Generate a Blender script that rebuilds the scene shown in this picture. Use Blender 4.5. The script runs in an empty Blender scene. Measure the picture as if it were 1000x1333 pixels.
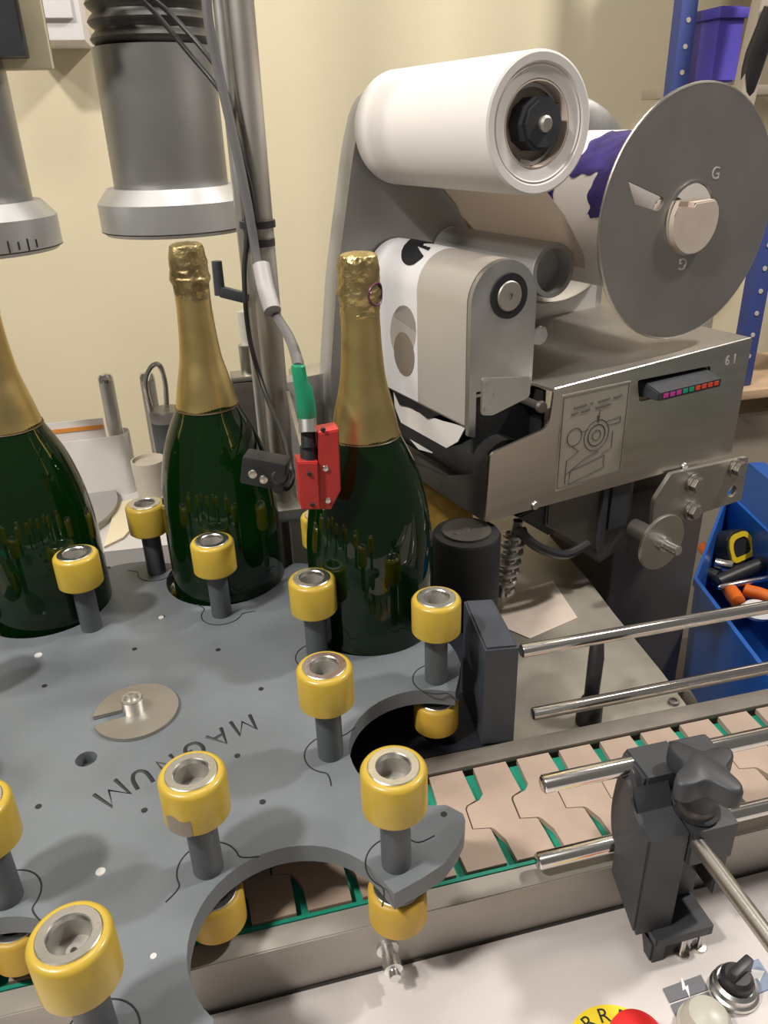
import bpy, bmesh, math, random
from mathutils import Vector, Matrix, noise
random.seed(7)
PI = math.pi
R = math.radians
scn = bpy.context.scene
COL = scn.collection

# ------------------------------------------------------------------ camera
F_PX, PITCH, ROLL, YAW = 1018.4, R(26.24), R(1.8), R(13.2)
CAM_Z = 1.46
dn = Vector((math.sin(ROLL)*math.cos(PITCH), math.cos(ROLL)*math.cos(PITCH), math.sin(PITCH)))
fw = Vector((0, 0, 1)) - dn*dn.z; fw.normalize()
rt = dn.cross(fw)
AX = math.cos(YAW)*rt + math.sin(YAW)*fw
AYV = -math.sin(YAW)*rt + math.cos(YAW)*fw
def c2w(e): return Vector((e.dot(AX), e.dot(AYV), -e.dot(dn)))
cam = bpy.data.cameras.new('camera'); cam_o = bpy.data.objects.new('camera', cam); COL.objects.link(cam_o)
xr, yu, zb = c2w(Vector((1, 0, 0))), c2w(Vector((0, -1, 0))), c2w(Vector((0, 0, -1)))
mw = Matrix.Identity(4)
for i in range(3): mw[i][0], mw[i][1], mw[i][2] = xr[i], yu[i], zb[i]
mw[2][3] = CAM_Z
cam_o.matrix_world = mw
cam.sensor_fit = 'VERTICAL'; cam.sensor_height = 36; cam.lens = F_PX/1333*36
cam.clip_start = .02
scn.camera = cam_o
def ray(u, v): return c2w(Vector((u-500, v-666.5, F_PX)).normalized())
def at(u, v, y):                       # point of the place seen at (u, v), at depth Y = y
    r = ray(u, v); return Vector((0, 0, CAM_Z)) + r*(y/r.y)
def atz(u, v, z):                      # the same, lying at height z
    r = ray(u, v); return Vector((0, 0, CAM_Z)) + r*((z-CAM_Z)/r.z)

# ------------------------------------------------------------------ world, lights, exposure
w = bpy.data.worlds.new('world'); scn.world = w; w.use_nodes = True
w.node_tree.nodes['Background'].inputs[0].default_value = (1.0, .95, .88, 1)
w.node_tree.nodes['Background'].inputs[1].default_value = .14
scn.view_settings.view_transform = 'Standard'; scn.view_settings.look = 'None'
scn.view_settings.exposure = 0; scn.view_settings.gamma = 1
def lamp(name, loc, target, size, power, col=(1, .95, .87)):
    l = bpy.data.lights.new(name, 'AREA'); l.shape = 'RECTANGLE'; l.size = size[0]; l.size_y = size[1]
    l.energy = power; l.color = col
    o = bpy.data.objects.new(name, l); COL.objects.link(o); o.location = loc
    o.rotation_euler = (Vector(target)-Vector(loc)).to_track_quat('-Z', 'Y').to_euler()
lamp('ceiling_lamp_near', (-.97, .02, 2.75), (-.1, .6, 1), (.17, .13), 33)
lamp('ceiling_lamp_side', (-1.5, .35, 2.75), (0, .6, 1), (.20, .14), 12)
lamp('ceiling_lamp_right', (1.65, .62, 3.0), (.7, 1.4, 1), (.22, .16), 40)
lamp('ceiling_lamp_far', (.1, .75, 2.95), (.1, 1.2, 1), (.5, .3), 9)

# ------------------------------------------------------------------ materials
def mat(name, col, rough=.5, metal=0, var=0, scale=20, bump=0, bscale=None, stretch=None, spec=None, coat=0, trans=0, emis=None, col2=None, rvar=0, sss=0):
    m = bpy.data.materials.new(name); m.use_nodes = True
    nt = m.node_tree; b = nt.nodes['Principled BSDF']
    b.inputs['Base Color'].default_value = (*col, 1); b.inputs['Roughness'].default_value = rough
    b.inputs['Metallic'].default_value = metal
    if spec is not None: b.inputs['Specular IOR Level'].default_value = spec
    if coat: b.inputs['Coat Weight'].default_value = coat; b.inputs['Coat Roughness'].default_value = .08
    if trans: b.inputs['Transmission Weight'].default_value = trans
    if sss:
        b.inputs['Subsurface Weight'].default_value = sss; b.inputs['Subsurface Radius'].default_value = (.01, .006, .002)
        b.inputs['Subsurface Scale'].default_value = .6
    if emis: b.inputs['Emission Color'].default_value = (*emis, 1); b.inputs['Emission Strength'].default_value = 1
    tc = nt.nodes.new('ShaderNodeTexCoord'); mp = nt.nodes.new('ShaderNodeMapping')
    nt.links.new(tc.outputs['Object'], mp.inputs[0])
    if stretch: mp.inputs['Scale'].default_value = stretch
    if var or col2 or rvar:
        n = nt.nodes.new('ShaderNodeTexNoise'); n.inputs['Scale'].default_value = scale; n.inputs['Detail'].default_value = 6
        nt.links.new(mp.outputs[0], n.inputs[0])
        if var or col2:
            r = nt.nodes.new('ShaderNodeValToRGB')
            r.color_ramp.elements[0].position = .32; r.color_ramp.elements[1].position = .68
            c2 = col2 if col2 else tuple(min(1, c*(1+var)) for c in col)
            c1 = col if col2 else tuple(c*(1-var) for c in col)
            r.color_ramp.elements[0].color = (*c1, 1); r.color_ramp.elements[1].color = (*c2, 1)
            nt.links.new(n.outputs[0], r.inputs[0]); nt.links.new(r.outputs[0], b.inputs['Base Color'])
        if rvar:
            mr = nt.nodes.new('ShaderNodeMapRange'); mr.inputs['To Min'].default_value = max(.02, rough-rvar); mr.inputs['To Max'].default_value = rough+rvar
            nt.links.new(n.outputs[0], mr.inputs[0]); nt.links.new(mr.outputs[0], b.inputs['Roughness'])
    if bump:
        n2 = nt.nodes.new('ShaderNodeTexNoise'); n2.inputs['Scale'].default_value = bscale or scale; n2.inputs['Detail'].default_value = 4
        nt.links.new(mp.outputs[0], n2.inputs[0])
        bp = nt.nodes.new('ShaderNodeBump'); bp.inputs['Strength'].default_value = bump; bp.inputs['Distance'].default_value = .002
        nt.links.new(n2.outputs[0], bp.inputs['Height']); nt.links.new(bp.outputs[0], b.inputs['Normal'])
    return m
M = {}
M['wall'] = mat('cream_wall_paint', (.76, .67, .475), .7, var=.03, scale=3, bump=.15, bscale=60)
M['floor'] = mat('concrete_floor', (.32, .30, .27), .7, var=.1, scale=8)
M['starplate'] = mat('grey_plastic_plate', (.150, .168, .185), .42, var=.13, scale=11, bump=.05, bscale=90, rvar=.12)
M['star_edge'] = mat('dark_seam', (.02, .022, .025), .6)
M['yellow'] = mat('amber_polyurethane', (.52, .36, .045), .36, var=.07, scale=30, coat=.25, sss=.12)
M['yellow_dirty'] = mat('worn_amber_polyurethane', (.50, .33, .05), .45, col2=(.60, .36, .03), scale=25, sss=.1)
M['post'] = mat('grey_plastic_post', (.085, .095, .105), .42, var=.06, scale=30)
M['alu'] = mat('turned_aluminium', (.78, .77, .75), .28, 1, rvar=.06, scale=60)
M['alu_rough'] = mat('satin_aluminium', (.62, .61, .59), .42, 1, var=.05, scale=30, rvar=.08)
M['steel'] = mat('brushed_stainless', (.56, .53, .49), .34, 1, var=.05, scale=8, stretch=(1, 1, 14), bump=.03, bscale=120, rvar=.08)
M['steel_dull'] = mat('dull_stainless', (.50, .47, .43), .5, 1, var=.12, scale=9, rvar=.12)
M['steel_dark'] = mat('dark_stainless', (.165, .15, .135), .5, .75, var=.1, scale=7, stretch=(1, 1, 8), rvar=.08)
M['disc'] = mat('reel_disc_steel', (.40, .37, .35), .42, .8, var=.06, scale=14, rvar=.06)
M['chrome'] = mat('polished_rod', (.74, .71, .68), .16, 1)
M['black'] = mat('black_plastic', (.022, .022, .024), .42, var=.15, scale=25)
M['blackgrey'] = mat('charcoal_plastic', (.040, .042, .048), .48, var=.2, scale=18, bump=.04, bscale=150)
M['rubber'] = mat('black_rubber', (.014, .014, .015), .6)
M['navy'] = mat('dark_grey_block', (.050, .056, .070), .4, var=.15, scale=14)
M['slide'] = mat('black_slide_plate', (.016, .018, .026), .38, var=.25, scale=16)
M['paper'] = mat('white_paper', (.80, .76, .74), .75, var=.02, scale=12)
M['paper_web'] = mat('silicone_liner', (.56, .52, .48), .34, .3, var=.03, scale=6)
M['label_web'] = mat('label_web', (.78, .77, .79), .4, var=.015, scale=6)
M['core'] = mat('cardboard_core', (.62, .52, .45), .8, var=.05, scale=40)
M['purple'] = mat('purple_tape', (.075, .05, .30), .35, var=.35, scale=40, bump=.3, bscale=90)
M['greypaint'] = mat('light_grey_paint', (.40, .39, .38), .42, metal=.35, var=.04, scale=10)
M['greypaint_pale'] = mat('pale_grey_paint', (.60, .58, .56), .45, var=.03, scale=8)
M['head'] = mat('grey_machined_head', (.33, .325, .32), .40, .75, var=.1, scale=7, stretch=(1, 1, .4), rvar=.1)
M['head_rim'] = mat('satin_head_rim', (.52, .52, .52), .42, .7, var=.06, scale=14)
M['bellows'] = mat('black_bellows', (.06, .055, .05), .45)
M['gold'] = mat('gold_foil', (.68, .52, .22), .40, 1, var=.1, scale=30, bump=.08, bscale=70, rvar=.07)
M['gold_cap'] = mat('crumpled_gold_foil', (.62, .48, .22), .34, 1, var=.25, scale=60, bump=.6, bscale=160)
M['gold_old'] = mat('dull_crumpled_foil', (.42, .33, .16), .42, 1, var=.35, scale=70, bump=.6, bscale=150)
M['gold_dark'] = mat('foil_dark_line', (.10, .06, .02), .4)
M['gold_stamp'] = mat('violet_seal_print', (.12, .02, .09), .4)
M['tan'] = mat('tan_chain_plate', (.40, .30, .24), .5, var=.1, scale=22, bump=.05, bscale=80)
M['green'] = mat('green_slide_rail', (.015, .30, .20), .45, var=.15, scale=30)
M['frame_steel'] = mat('weathered_stainless', (.47, .44, .40), .55, .55, var=.16, scale=12, stretch=(.4, 1, 1), rvar=.15)
M['deck'] = mat('pale_steel_deck', (.63, .58, .57), .5, .25, var=.08, scale=7, bump=.04, bscale=200, rvar=.1)
M['deck_far'] = mat('steel_grime_and_reflections', (.36, .33, .28), .42, .5, var=.36, scale=7, rvar=.14)  # noise tones paint in the sheet's mottled reflections along with its grime
M['grime'] = mat('grimy_guide_rail', (.17, .15, .13), .6, .3, var=.35, scale=25, stretch=(.5, 1, 1))
M['bore'] = mat('dull_bore', (.42, .40, .37), .5, .6)
M['steel_black'] = mat('blackened_steel', (.07, .065, .06), .4, .6, var=.2, scale=20)
M['column'] = mat('brown_grey_steel', (.15, .13, .115), .55, .45, var=.12, scale=6, stretch=(1, 1, .3))
M['red'] = mat('red_bracket', (.52, .035, .03), .42, var=.1, scale=30)
M['red_btn'] = mat('red_button', (.75, .03, .03), .35)
M['green_conn'] = mat('green_connector', (.012, .26, .13), .42)
M['cable'] = mat('grey_cable', (.15, .145, .148), .45)
M['cable_pale'] = mat('pale_sleeve', (.42, .40, .40), .5)
M['cable_black'] = mat('black_cable', (.018, .018, .018), .45)
M['blue'] = mat('blue_bin_plastic', (.012, .10, .43), .42, var=.1, scale=6)
M['blue_rack'] = mat('blue_rack_paint', (.05, .075, .27), .5)
M['blue_crate'] = mat('violet_blue_plastic', (.085, .065, .42), .5, var=.15, scale=10)
M['beige'] = mat('beige_board', (.42, .36, .29), .6, var=.05, scale=5)
M['beige_dark'] = mat('taupe_board', (.26, .225, .19), .6, var=.05, scale=5)
M['wood'] = mat('pale_wood', (.55, .38, .24), .6, var=.1, scale=4, stretch=(1, 8, 8))
M['white_box'] = mat('white_enclosure', (.78, .74, .76), .5)
M['orange'] = mat('orange_plastic', (.85, .17, .01), .4)
M['tape_yellow'] = mat('tape_yellow', (.80, .55, .02), .4)
M['ydisc'] = mat('yellow_stop_plate', (.85, .65, .02), .5)
M['label_grey'] = mat('grey_symbol_plate', (.14, .14, .16), .5)
M['label_blue'] = mat('blue_grey_symbol_plate', (.24, .29, .42), .5)
M['white_print'] = mat('white_print', (.82, .82, .82), .6)
M['lens'] = mat('frosted_button', (.50, .48, .42), .35, var=.04, scale=60)
M['ink'] = mat('black_marker', (.015, .016, .018), .55)
M['engrave'] = mat('engraving', (.06, .055, .05), .6)
M['engrave_pale'] = mat('pale_scratch', (.75, .72, .70), .5, .5)
M['etched'] = mat('etched_plate', (.58, .54, .48), .5, .8, var=.06, scale=20)
M['led_red'] = mat('red_print', (.8, .08, .04), .4)
M['led_pink'] = mat('magenta_print', (.6, .05, .35), .4)
M['led_green'] = mat('green_print', (.02, .35, .2), .4)
M['clear'] = mat('milky_tube', (.55, .53, .47), .3)
M['sand'] = mat('sand_plastic', (.55, .49, .42), .5)
M['orange_print'] = mat('orange_print', (.75, .30, .05), .6)
M['wood_dark'] = mat('ochre_board', (.45, .28, .06), .6, var=.3, scale=30)
def thin_paper():
    m = bpy.data.materials.new('thin_liner_paper'); m.use_nodes = True; nt = m.node_tree
    d = nt.nodes.new('ShaderNodeBsdfDiffuse'); d.inputs[0].default_value = (.66, .60, .54, 1)
    t = nt.nodes.new('ShaderNodeBsdfTranslucent'); t.inputs[0].default_value = (.62, .55, .48, 1)
    x = nt.nodes.new('ShaderNodeMixShader'); x.inputs[0].default_value = .5
    nt.links.new(d.outputs[0], x.inputs[1]); nt.links.new(t.outputs[0], x.inputs[2]); nt.links.new(x.outputs[0], nt.nodes['Material Output'].inputs[0])
    return m
M['thin_paper'] = thin_paper()
def glass_green():
    m = bpy.data.materials.new('dark_green_bottle_glass'); m.use_nodes = True
    nt = m.node_tree; b = nt.nodes['Principled BSDF']
    b.inputs['Base Color'].default_value = (.003, .026, .003, 1); b.inputs['Roughness'].default_value = .03
    b.inputs['Transmission Weight'].default_value = .55; b.inputs['IOR'].default_value = 1.5
    return m
M['glass'] = glass_green()

# ------------------------------------------------------------------ mesh helpers
def bm_(): return bmesh.new()
def link(name, bm, m, parent=None, ang=35, loc=None):
    me = bpy.data.meshes.new(name)
    bmesh.ops.recalc_face_normals(bm, faces=bm.faces)
    bm.to_mesh(me); bm.free()
    for p in me.polygons: p.use_smooth = True
    me.set_sharp_from_angle(angle=R(ang))
    me.materials.append(M[m] if isinstance(m, str) else m)
    o = bpy.data.objects.new(name, me); COL.objects.link(o)
    if parent: o.parent = parent
    if loc is not None: o.location = loc
    return o
def tag(o, label=None, cat=None, group=None, kind=None):
    if label: o['label'] = label
    if cat: o['category'] = cat
    if group: o['group'] = group
    if kind: o['kind'] = kind
    return o
def thing(name, label, cat, loc=(0, 0, 0), rz=0, group=None):
    o = bpy.data.objects.new(name, None); COL.objects.link(o); o.location = loc; o.rotation_euler = (0, 0, rz)
    o.empty_display_size = .02
    return tag(o, label, cat, group)
def dup(o, parent=None, name=None):
    c = o.copy(); COL.objects.link(c); c.parent = parent
    for ch in list(o.children): dup(ch, c)
    return c
def xf(bm, verts, mtx): bmesh.ops.transform(bm, matrix=mtx, verts=verts)
def box(bm, c, s, rot=None, bev=0):
    r = bmesh.ops.create_cube(bm, size=1)['verts']
    bmesh.ops.scale(bm, vec=s, verts=r)
    if bev:
        es = {e for v in r for e in v.link_edges}
        g = bmesh.ops.bevel(bm, geom=list(es), offset=bev, segments=2, affect='EDGES', profile=.6)
        r = list({v for f in g['faces'] for v in f.verts} | {v for v in r if v.is_valid})
    m = Matrix.Translation(c)
    if rot is not None: m = m @ rot.to_4x4()
    xf(bm, r, m); return r
def lathe(bm, prof, seg=48, mtx=None, disp=None):
    """prof: (radius, height) from bottom to top, about the z axis"""
    rings = []
    for r, z in prof:
        if r < 1e-6: rings.append([bm.verts.new((0, 0, z))]); continue
        rings.append([bm.verts.new((r*math.cos(2*PI*i/seg), r*math.sin(2*PI*i/seg), z)) for i in range(seg)])
    for a, b in zip(rings, rings[1:]):
        for i in range(seg):
            j = (i+1) % seg
            if len(a) == 1 and len(b) == 1: continue
            if len(a) == 1: bm.faces.new((a[0], b[j], b[i]))
            elif len(b) == 1: bm.faces.new((a[i], a[j], b[0]))
            else: bm.faces.new((a[i], a[j], b[j], b[i]))
    vs = [v for r in rings for v in r]
    if disp:
        for v in vs: disp(v)
    if mtx is not None: xf(bm, vs, mtx)
    return vs
def prism(bm, poly, z0, z1, mtx=None, bev=0):
    lo = [bm.verts.new((x, y, z0)) for x, y in poly]; hi = [bm.verts.new((x, y, z1)) for x, y in poly]
    f = [bm.faces.new(lo[::-1]), bm.faces.new(hi)]
    n = len(poly)
    for i in range(n): f.append(bm.faces.new((lo[i], lo[(i+1) % n], hi[(i+1) % n], hi[i])))
    vs = lo+hi
    if bev:
        es = list({e for e in f[1].edges} | {e for e in f[0].edges})
        g = bmesh.ops.bevel(bm, geom=es, offset=bev, segments=2, affect='EDGES')
        vs = list({v for fc in g['faces'] for v in fc.verts} | {v for v in vs if v.is_valid})
    if mtx is not None: xf(bm, vs, mtx)
    return vs
def stack(bm, poly, levels, mtx):
    rings = [[bm.verts.new((x*k, y*k, z)) for x, y in poly] for k, z in levels]; n = len(poly)
    for A, B in zip(rings, rings[1:]):
        for i in range(n): bm.faces.new((A[i], A[(i+1) % n], B[(i+1) % n], B[i]))
    bm.faces.new(rings[0][::-1]); bm.faces.new(rings[-1])
    xf(bm, [v for r in rings for v in r], mtx)
def plate_hole(bm, outer, holes, z0, z1, mtx=None):
    """flat plate with holes: outlines filled with triangle_fill, then extruded"""
    es = []
    for loop in [outer]+holes:
        vs = [bm.verts.new((x, y, z0)) for x, y in loop]
        for i in range(len(vs)): es.append(bm.edges.new((vs[i], vs[(i+1) % len(vs)])))
    g = bmesh.ops.triangle_fill(bm, use_beauty=True, use_dissolve=False, edges=es)
    fs = [x for x in g['geom'] if isinstance(x, bmesh.types.BMFace)]
    ex = bmesh.ops.extrude_face_region(bm, geom=fs)
    up = [x for x in ex['geom'] if isinstance(x, bmesh.types.BMVert)]
    bmesh.ops.translate(bm, vec=(0, 0, z1-z0), verts=up)
    if mtx is not None: xf(bm, list(bm.verts), mtx)
def smooth_path(pts, n=6):
    P = [Vector(p) for p in pts]
    if len(P) < 3: return P
    out = []
    for i in range(len(P)-1):
        p0 = P[max(i-1, 0)]; p1 = P[i]; p2 = P[i+1]; p3 = P[min(i+2, len(P)-1)]
        for k in range(n):
            t = k/n
            out.append(.5*((2*p1)+(p2-p0)*t+(2*p0-5*p1+4*p2-p3)*t*t+(3*p1-p0-3*p2+p3)*t**3))
    out.append(P[-1]); return out
def tube(bm, pts, r, seg=12, cap=True):
    P = [Vector(p) for p in pts]; rings = []
    up = Vector((0, 0, 1)); prev = None
    for i, p in enumerate(P):
        d = (P[min(i+1, len(P)-1)]-P[max(i-1, 0)]).normalized()
        if prev is None:
            a = d.cross(up if abs(d.z) < .9 else Vector((1, 0, 0))).normalized()
        else:
            a = (prev-d*prev.dot(d)).normalized()
        prev = a; b = d.cross(a)
        rr = r[i] if isinstance(r, (list, tuple)) else r
        rings.append([bm.verts.new(p+rr*(math.cos(2*PI*k/seg)*a+math.sin(2*PI*k/seg)*b)) for k in range(seg)])
    for A, B in zip(rings, rings[1:]):
        for k in range(seg): bm.faces.new((A[k], A[(k+1) % seg], B[(k+1) % seg], B[k]))
    if cap: bm.faces.new(rings[0][::-1]); bm.faces.new(rings[-1])
    return [v for q in rings for v in q]
def sheet(bm, path, z0, z1, th, mtx=None):
    """a bent sheet: a 2D path given thickness and swept from z0 to z1"""
    L = []
    for i, p in enumerate(path):
        a = Vector(path[max(i-1, 0)]); b = Vector(path[min(i+1, len(path)-1)]); d = (b-a).normalized()
        L.append((Vector(p), Vector((-d.y, d.x))))
    poly = [tuple(p+n*th/2) for p, n in L]+[tuple(p-n*th/2) for p, n in reversed(L)]
    k = len(path); vs = []
    lo = [bm.verts.new((x, y, z0)) for x, y in poly]; hi = [bm.verts.new((x, y, z1)) for x, y in poly]
    n = len(poly)
    for i in range(n): bm.faces.new((lo[i], lo[(i+1) % n], hi[(i+1) % n], hi[i]))
    for i in range(k-1):
        for q in (lo, hi): bm.faces.new((q[i], q[i+1], q[n-2-i], q[n-1-i]))
    if mtx is not None: xf(bm, lo+hi, mtx)
def text(name, s, size, m, parent, mtx, ext=.0002, bold=0):
    cu = bpy.data.curves.new(name, 'FONT'); cu.body = s; cu.size = size; cu.extrude = ext; cu.align_x = 'CENTER'; cu.align_y = 'CENTER'; cu.offset = bold
    t = bpy.data.objects.new(name, cu); COL.objects.link(t)
    dg = bpy.context.evaluated_depsgraph_get(); me = bpy.data.meshes.new_from_object(t.evaluated_get(dg))
    bpy.data.objects.remove(t); bpy.data.curves.remove(cu)
    me.name = name; me.transform(mtx); me.materials.clear(); me.materials.append(M[m])
    o = bpy.data.objects.new(name, me); COL.objects.link(o); o.parent = parent; return o
def circ(cx, cy, r, n=32, a0=0, a1=2*PI): return [(cx+r*math.cos(a0+(a1-a0)*i/n), cy+r*math.sin(a0+(a1-a0)*i/n)) for i in range(n)]
def T(x, y, z): return Matrix.Translation((x, y, z))

# ------------------------------------------------------------------ room
WY = 1.85
b = bm_(); box(b, (.3, WY+.05, 1.5), (6.4, .1, 3.0)); tag(link('wall_back', b, 'wall'), 'cream painted wall behind the machines', kind='structure')
b = bm_(); box(b, (.3, 0, -.05), (6.4, 5, .1)); tag(link('floor', b, 'floor'), 'grey concrete floor', kind='structure')

# ------------------------------------------------------------------ levels
HUB = Vector((-.08903, .5504)); RI, RO, AI, AO = .16945, .25877, R(-27.6), R(-2.674)
PT, PB, ZR = 1.0143, .9988, 1.10
ZC = .95            # top of the chain, bottles stand at this height
ZD = .90            # control deck
CY0, CY1 = .388, .488

# ------------------------------------------------------------------ conveyor
cv = thing('conveyor', 'flat-top chain conveyor with tan links over green rails, running past the star wheel', 'conveyor', (.3, .43, 0))
off = Vector((-.3, -.43, 0))
def cpart(name, b, m): return link(name, b, m, cv, loc=off)
b = bm_(); box(b, (.3, .438, .9405), (1.9, .098, .005)); cpart('wear_strip', b, 'green')
pitch = .0408
g0, g1, y0, ya, yb, yc, yd, y1 = 0, .0095, CY0, .4095, .4215, .4455, .453, CY1
def seamline(side):   # side 0: right end of the link before the gap; 1: left end of the next link
    s = .0006 if side else 0
    return [(.001 if side == 0 else .0095, y0), (.001 if side == 0 else .0085, .4085), (.0005 if side == 0 else .0035, .4205), (-.0005 if side == 0 else .0015, .4222+s), (-.0140+s*2, .4250+s), (-.0125+s*2, .4462-s), (-.0105+s*2, .4492-s), (-.001 if side == 0 else .0025, .4530-s), (-.001 if side == 0 else .0075, .4580), (-.001 if side == 0 else .0095, y1)]
rgt = [(x+pitch, y) for x, y in seamline(0)]; lft = seamline(1)
b = bm_(); prism(b, [(x, y) for x, y in lft[::-1]][::-1]+rgt[::-1], .9445, ZC)
first = cpart('chain_link', b, 'tan')
for k in range(-14, 22):
    o = first if k == -14 else dup(first, cv)
    o.location = off+Vector((.1786+pitch*k+.0003*random.uniform(-1, 1), 0, .0002*random.uniform(-1, 1)))
b = bm_(); box(b, (.3, .3850, .9455), (1.9, .0030, .006)); cpart('edge_strip', b, 'green')
b = bm_(); box(b, (.3, .3745, .9465), (1.9, .0165, .003)); box(b, (.3, .367, .9235), (1.9, .003, .047)); box(b, (.3, .3675, .8), (1.9, .003, .2)); cpart('near_side_panel', b, 'frame_steel')
b = bm_(); box(b, (.3, .4985, .9500), (1.9, .019, .006), bev=.0012); cpart('far_guide', b, 'grime')
b = bm_(); box(b, (.3, .509, .86), (1.9, .003, .17)); cpart('far_side_panel', b, 'frame_steel')
for (u, v) in ((507, 1262),):
    p = Vector((at(u, v, .36).x, .362, .925))
    b = bm_(); mt = T(p.x, .3665, .921) @ Matrix.Rotation(R(90), 4, 'X')
    lathe(b, [(0, 0), (.0085, 0), (.0085, .004), (.0055, .004), (.0055, .012), (.007, .012), (.007, .02), (.004, .021), (.004, .026), (0, .026)], 16, mt)
    o = cpart('grease_fitting', b, 'alu'); o['label'] = 'small chrome fitting on the conveyor side'

# ------------------------------------------------------------------ control deck
dk = thing('control_deck', 'pale steel machine deck with push buttons in front of the conveyor', 'deck', (.3, .2, 0))
offd = Vector((-.3, -.2, 0))
def dpart(name, b, m, parent=None):
    return link(name, b, m, parent or dk, loc=offd if parent is None else None)
b = bm_(); box(b, (.3, .115, ZD-.002), (1.9, .495, .004), bev=.001); dpart('deck_plate', b, 'deck')
b = bm_(); box(b, (.3, .115, .45), (1.86, .47, .89)); dpart('cabinet', b, 'frame_steel')

def dz(u, v): q = atz(u, v, ZD); return Vector((q.x, q.y, ZD))
# emergency stop
c = dz(806, 1376)
b = bm_(); lathe(b, [(0, 0), (.0340, 0), (.0340, .0012), (0, .0012)], 48, T(c.x, c.y, ZD)); e = dpart('stop_plate', b, 'ydisc'); e['label'] = 'yellow disc with the word ARRET'
for i, ch in enumerate('ARRET'):
    a = R(84-(i-2)*27)
    text('letter', ch, .014, 'ink', e, T(c.x, c.y, ZD+.0013) @ Matrix.Rotation(a-PI/2, 4, 'Z') @ T(0, .0262, 0))
c2 = dz(826, 1372)
b = bm_(); lathe(b, [(0, 0), (.016, 0), (.014, .008), (.0175, .011), (.0185, .015), (.017, .020), (.011, .0235), (0, .0245)], 40, T(c2.x, c2.y, ZD+.0012)); x = dpart('stop_button', b, 'red_btn'); x['label'] = 'red mushroom push button'
# lamp with lightning sign
p1, p2, p3, p4 = dz(863, 1288), dz(912, 1270), dz(922, 1289), dz(872, 1306)
b = bm_(); prism(b, [(p.x, p.y) for p in (p1, p4, p3, p2)], ZD, ZD+.0012); e = dpart('symbol_plate', b, 'label_grey'); e['label'] = 'dark grey plate with a white lightning bolt'
cx = (p1+p2+p3+p4)/4; dr = (p2-p1).normalized(); up = Vector((-dr.y, dr.x, 0))
bolt = [(.0012, .007), (-.0030, -.0008), (-.0004, -.0004), (-.0014, -.0068), (.0030, .0014), (.0006, .0010), (.0026, .007)]
b = bm_(); prism(b, [tuple((cx+dr*x+up*y).xy) for x, y in bolt], ZD+.0012, ZD+.0016); link('lightning_bolt', b, 'white_print', e)
q1, q2, q3, q4 = dz(873, 1309), dz(922, 1292), dz(948, 1340), dz(895, 1358)
b = bm_(); prism(b, [(p.x, p.y) for p in (q1, q4, q3, q2)], ZD, ZD+.0012); dpart('lamp_plate', b, 'label_grey')
c = atz(917, 1322, ZD+.012)
b = bm_(); lathe(b, [(0, 0), (.0185, 0), (.0185, .004), (.0165, .006), (.016, .012), (.0125, .018), (.006, .0205), (0, .021)], 40, T(c.x, c.y-.003, ZD+.0012)); x = dpart('indicator_lamp', b, 'lens'); x['label'] = 'round frosted indicator lamp'
# selector switch
p1, p2, p3, p4 = dz(957, 1262), dz(987, 1249), dz(1010, 1285), dz(978, 1298)
b = bm_(); prism(b, [(p.x, p.y) for p in (p1, p4, p3, p2)], ZD, ZD+.0012); e = dpart('symbol_plate', b, 'label_blue'); e['label'] = 'blue grey plate with a white arrow beside the selector'
cx = dz(985, 1270); dr = (dz(1000, 1264)-dz(970, 1276)).normalized(); up = Vector((-dr.y, dr.x, 0))
b = bm_(); prism(b, [tuple((cx+dr*x+up*y).xy) for x, y in [(-.010, -.0025), (-.002, -.0025), (-.002, -.005), (.007, 0), (-.002, .005), (-.002, .0025), (-.010, .0025)]], ZD+.0012, ZD+.0016); link('arrow', b, 'white_print', e)
c = atz(957, 1282, ZD+.008)
b = bm_(); lathe(b, [(0, 0), (.0165, 0), (.0165, .003), (.0148, .004), (.0148, .009), (.0125, .011), (.0125, .008), (0, .008)], 40, T(c.x, c.y, ZD+.0012)); x = dpart('selector_switch', b, 'alu'); x['label'] = 'chrome ringed selector with black knob'
b = bm_(); lathe(b, [(0, .008), (.0115, .008), (.011, .016), (.0085, .019), (0, .0195)], 32, T(c.x, c.y, ZD+.0012)); box(b, (c.x+.002, c.y+.001, ZD+.021), (.022, .007, .014), Matrix.Rotation(R(20), 3, 'Z'), bev=.002); link('knob', b, 'black', x)

# ------------------------------------------------------------------ dark slide plate and block behind the pocket
b = bm_(); prism(b, [(-.35, .511), (.236, .511), (.236, .62), (.30, .80), (.25, .925), (-.42, .925), (-.42, .6)], .906, ZC-.0005, bev=.001)
sp_ = tag(link('slide_plate', b, 'slide'), 'black plastic slide plate under the star wheel pockets', 'plate')
b = bm_(); box(b, (-.135, .81, .452), (1.14, .585, .904), bev=.003); tag(link('machine_base', b, 'frame_steel'), 'stainless machine base under the star wheel and slide plate', 'base')
b = bm_(); prism(b, [(.205, .512), (.234, .508), (.240, .585), (.213, .59)], ZC, 1.058, bev=.002)
tag(link('guide_block', b, 'navy'), 'upright dark grey block where the far rods begin', 'block')

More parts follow.
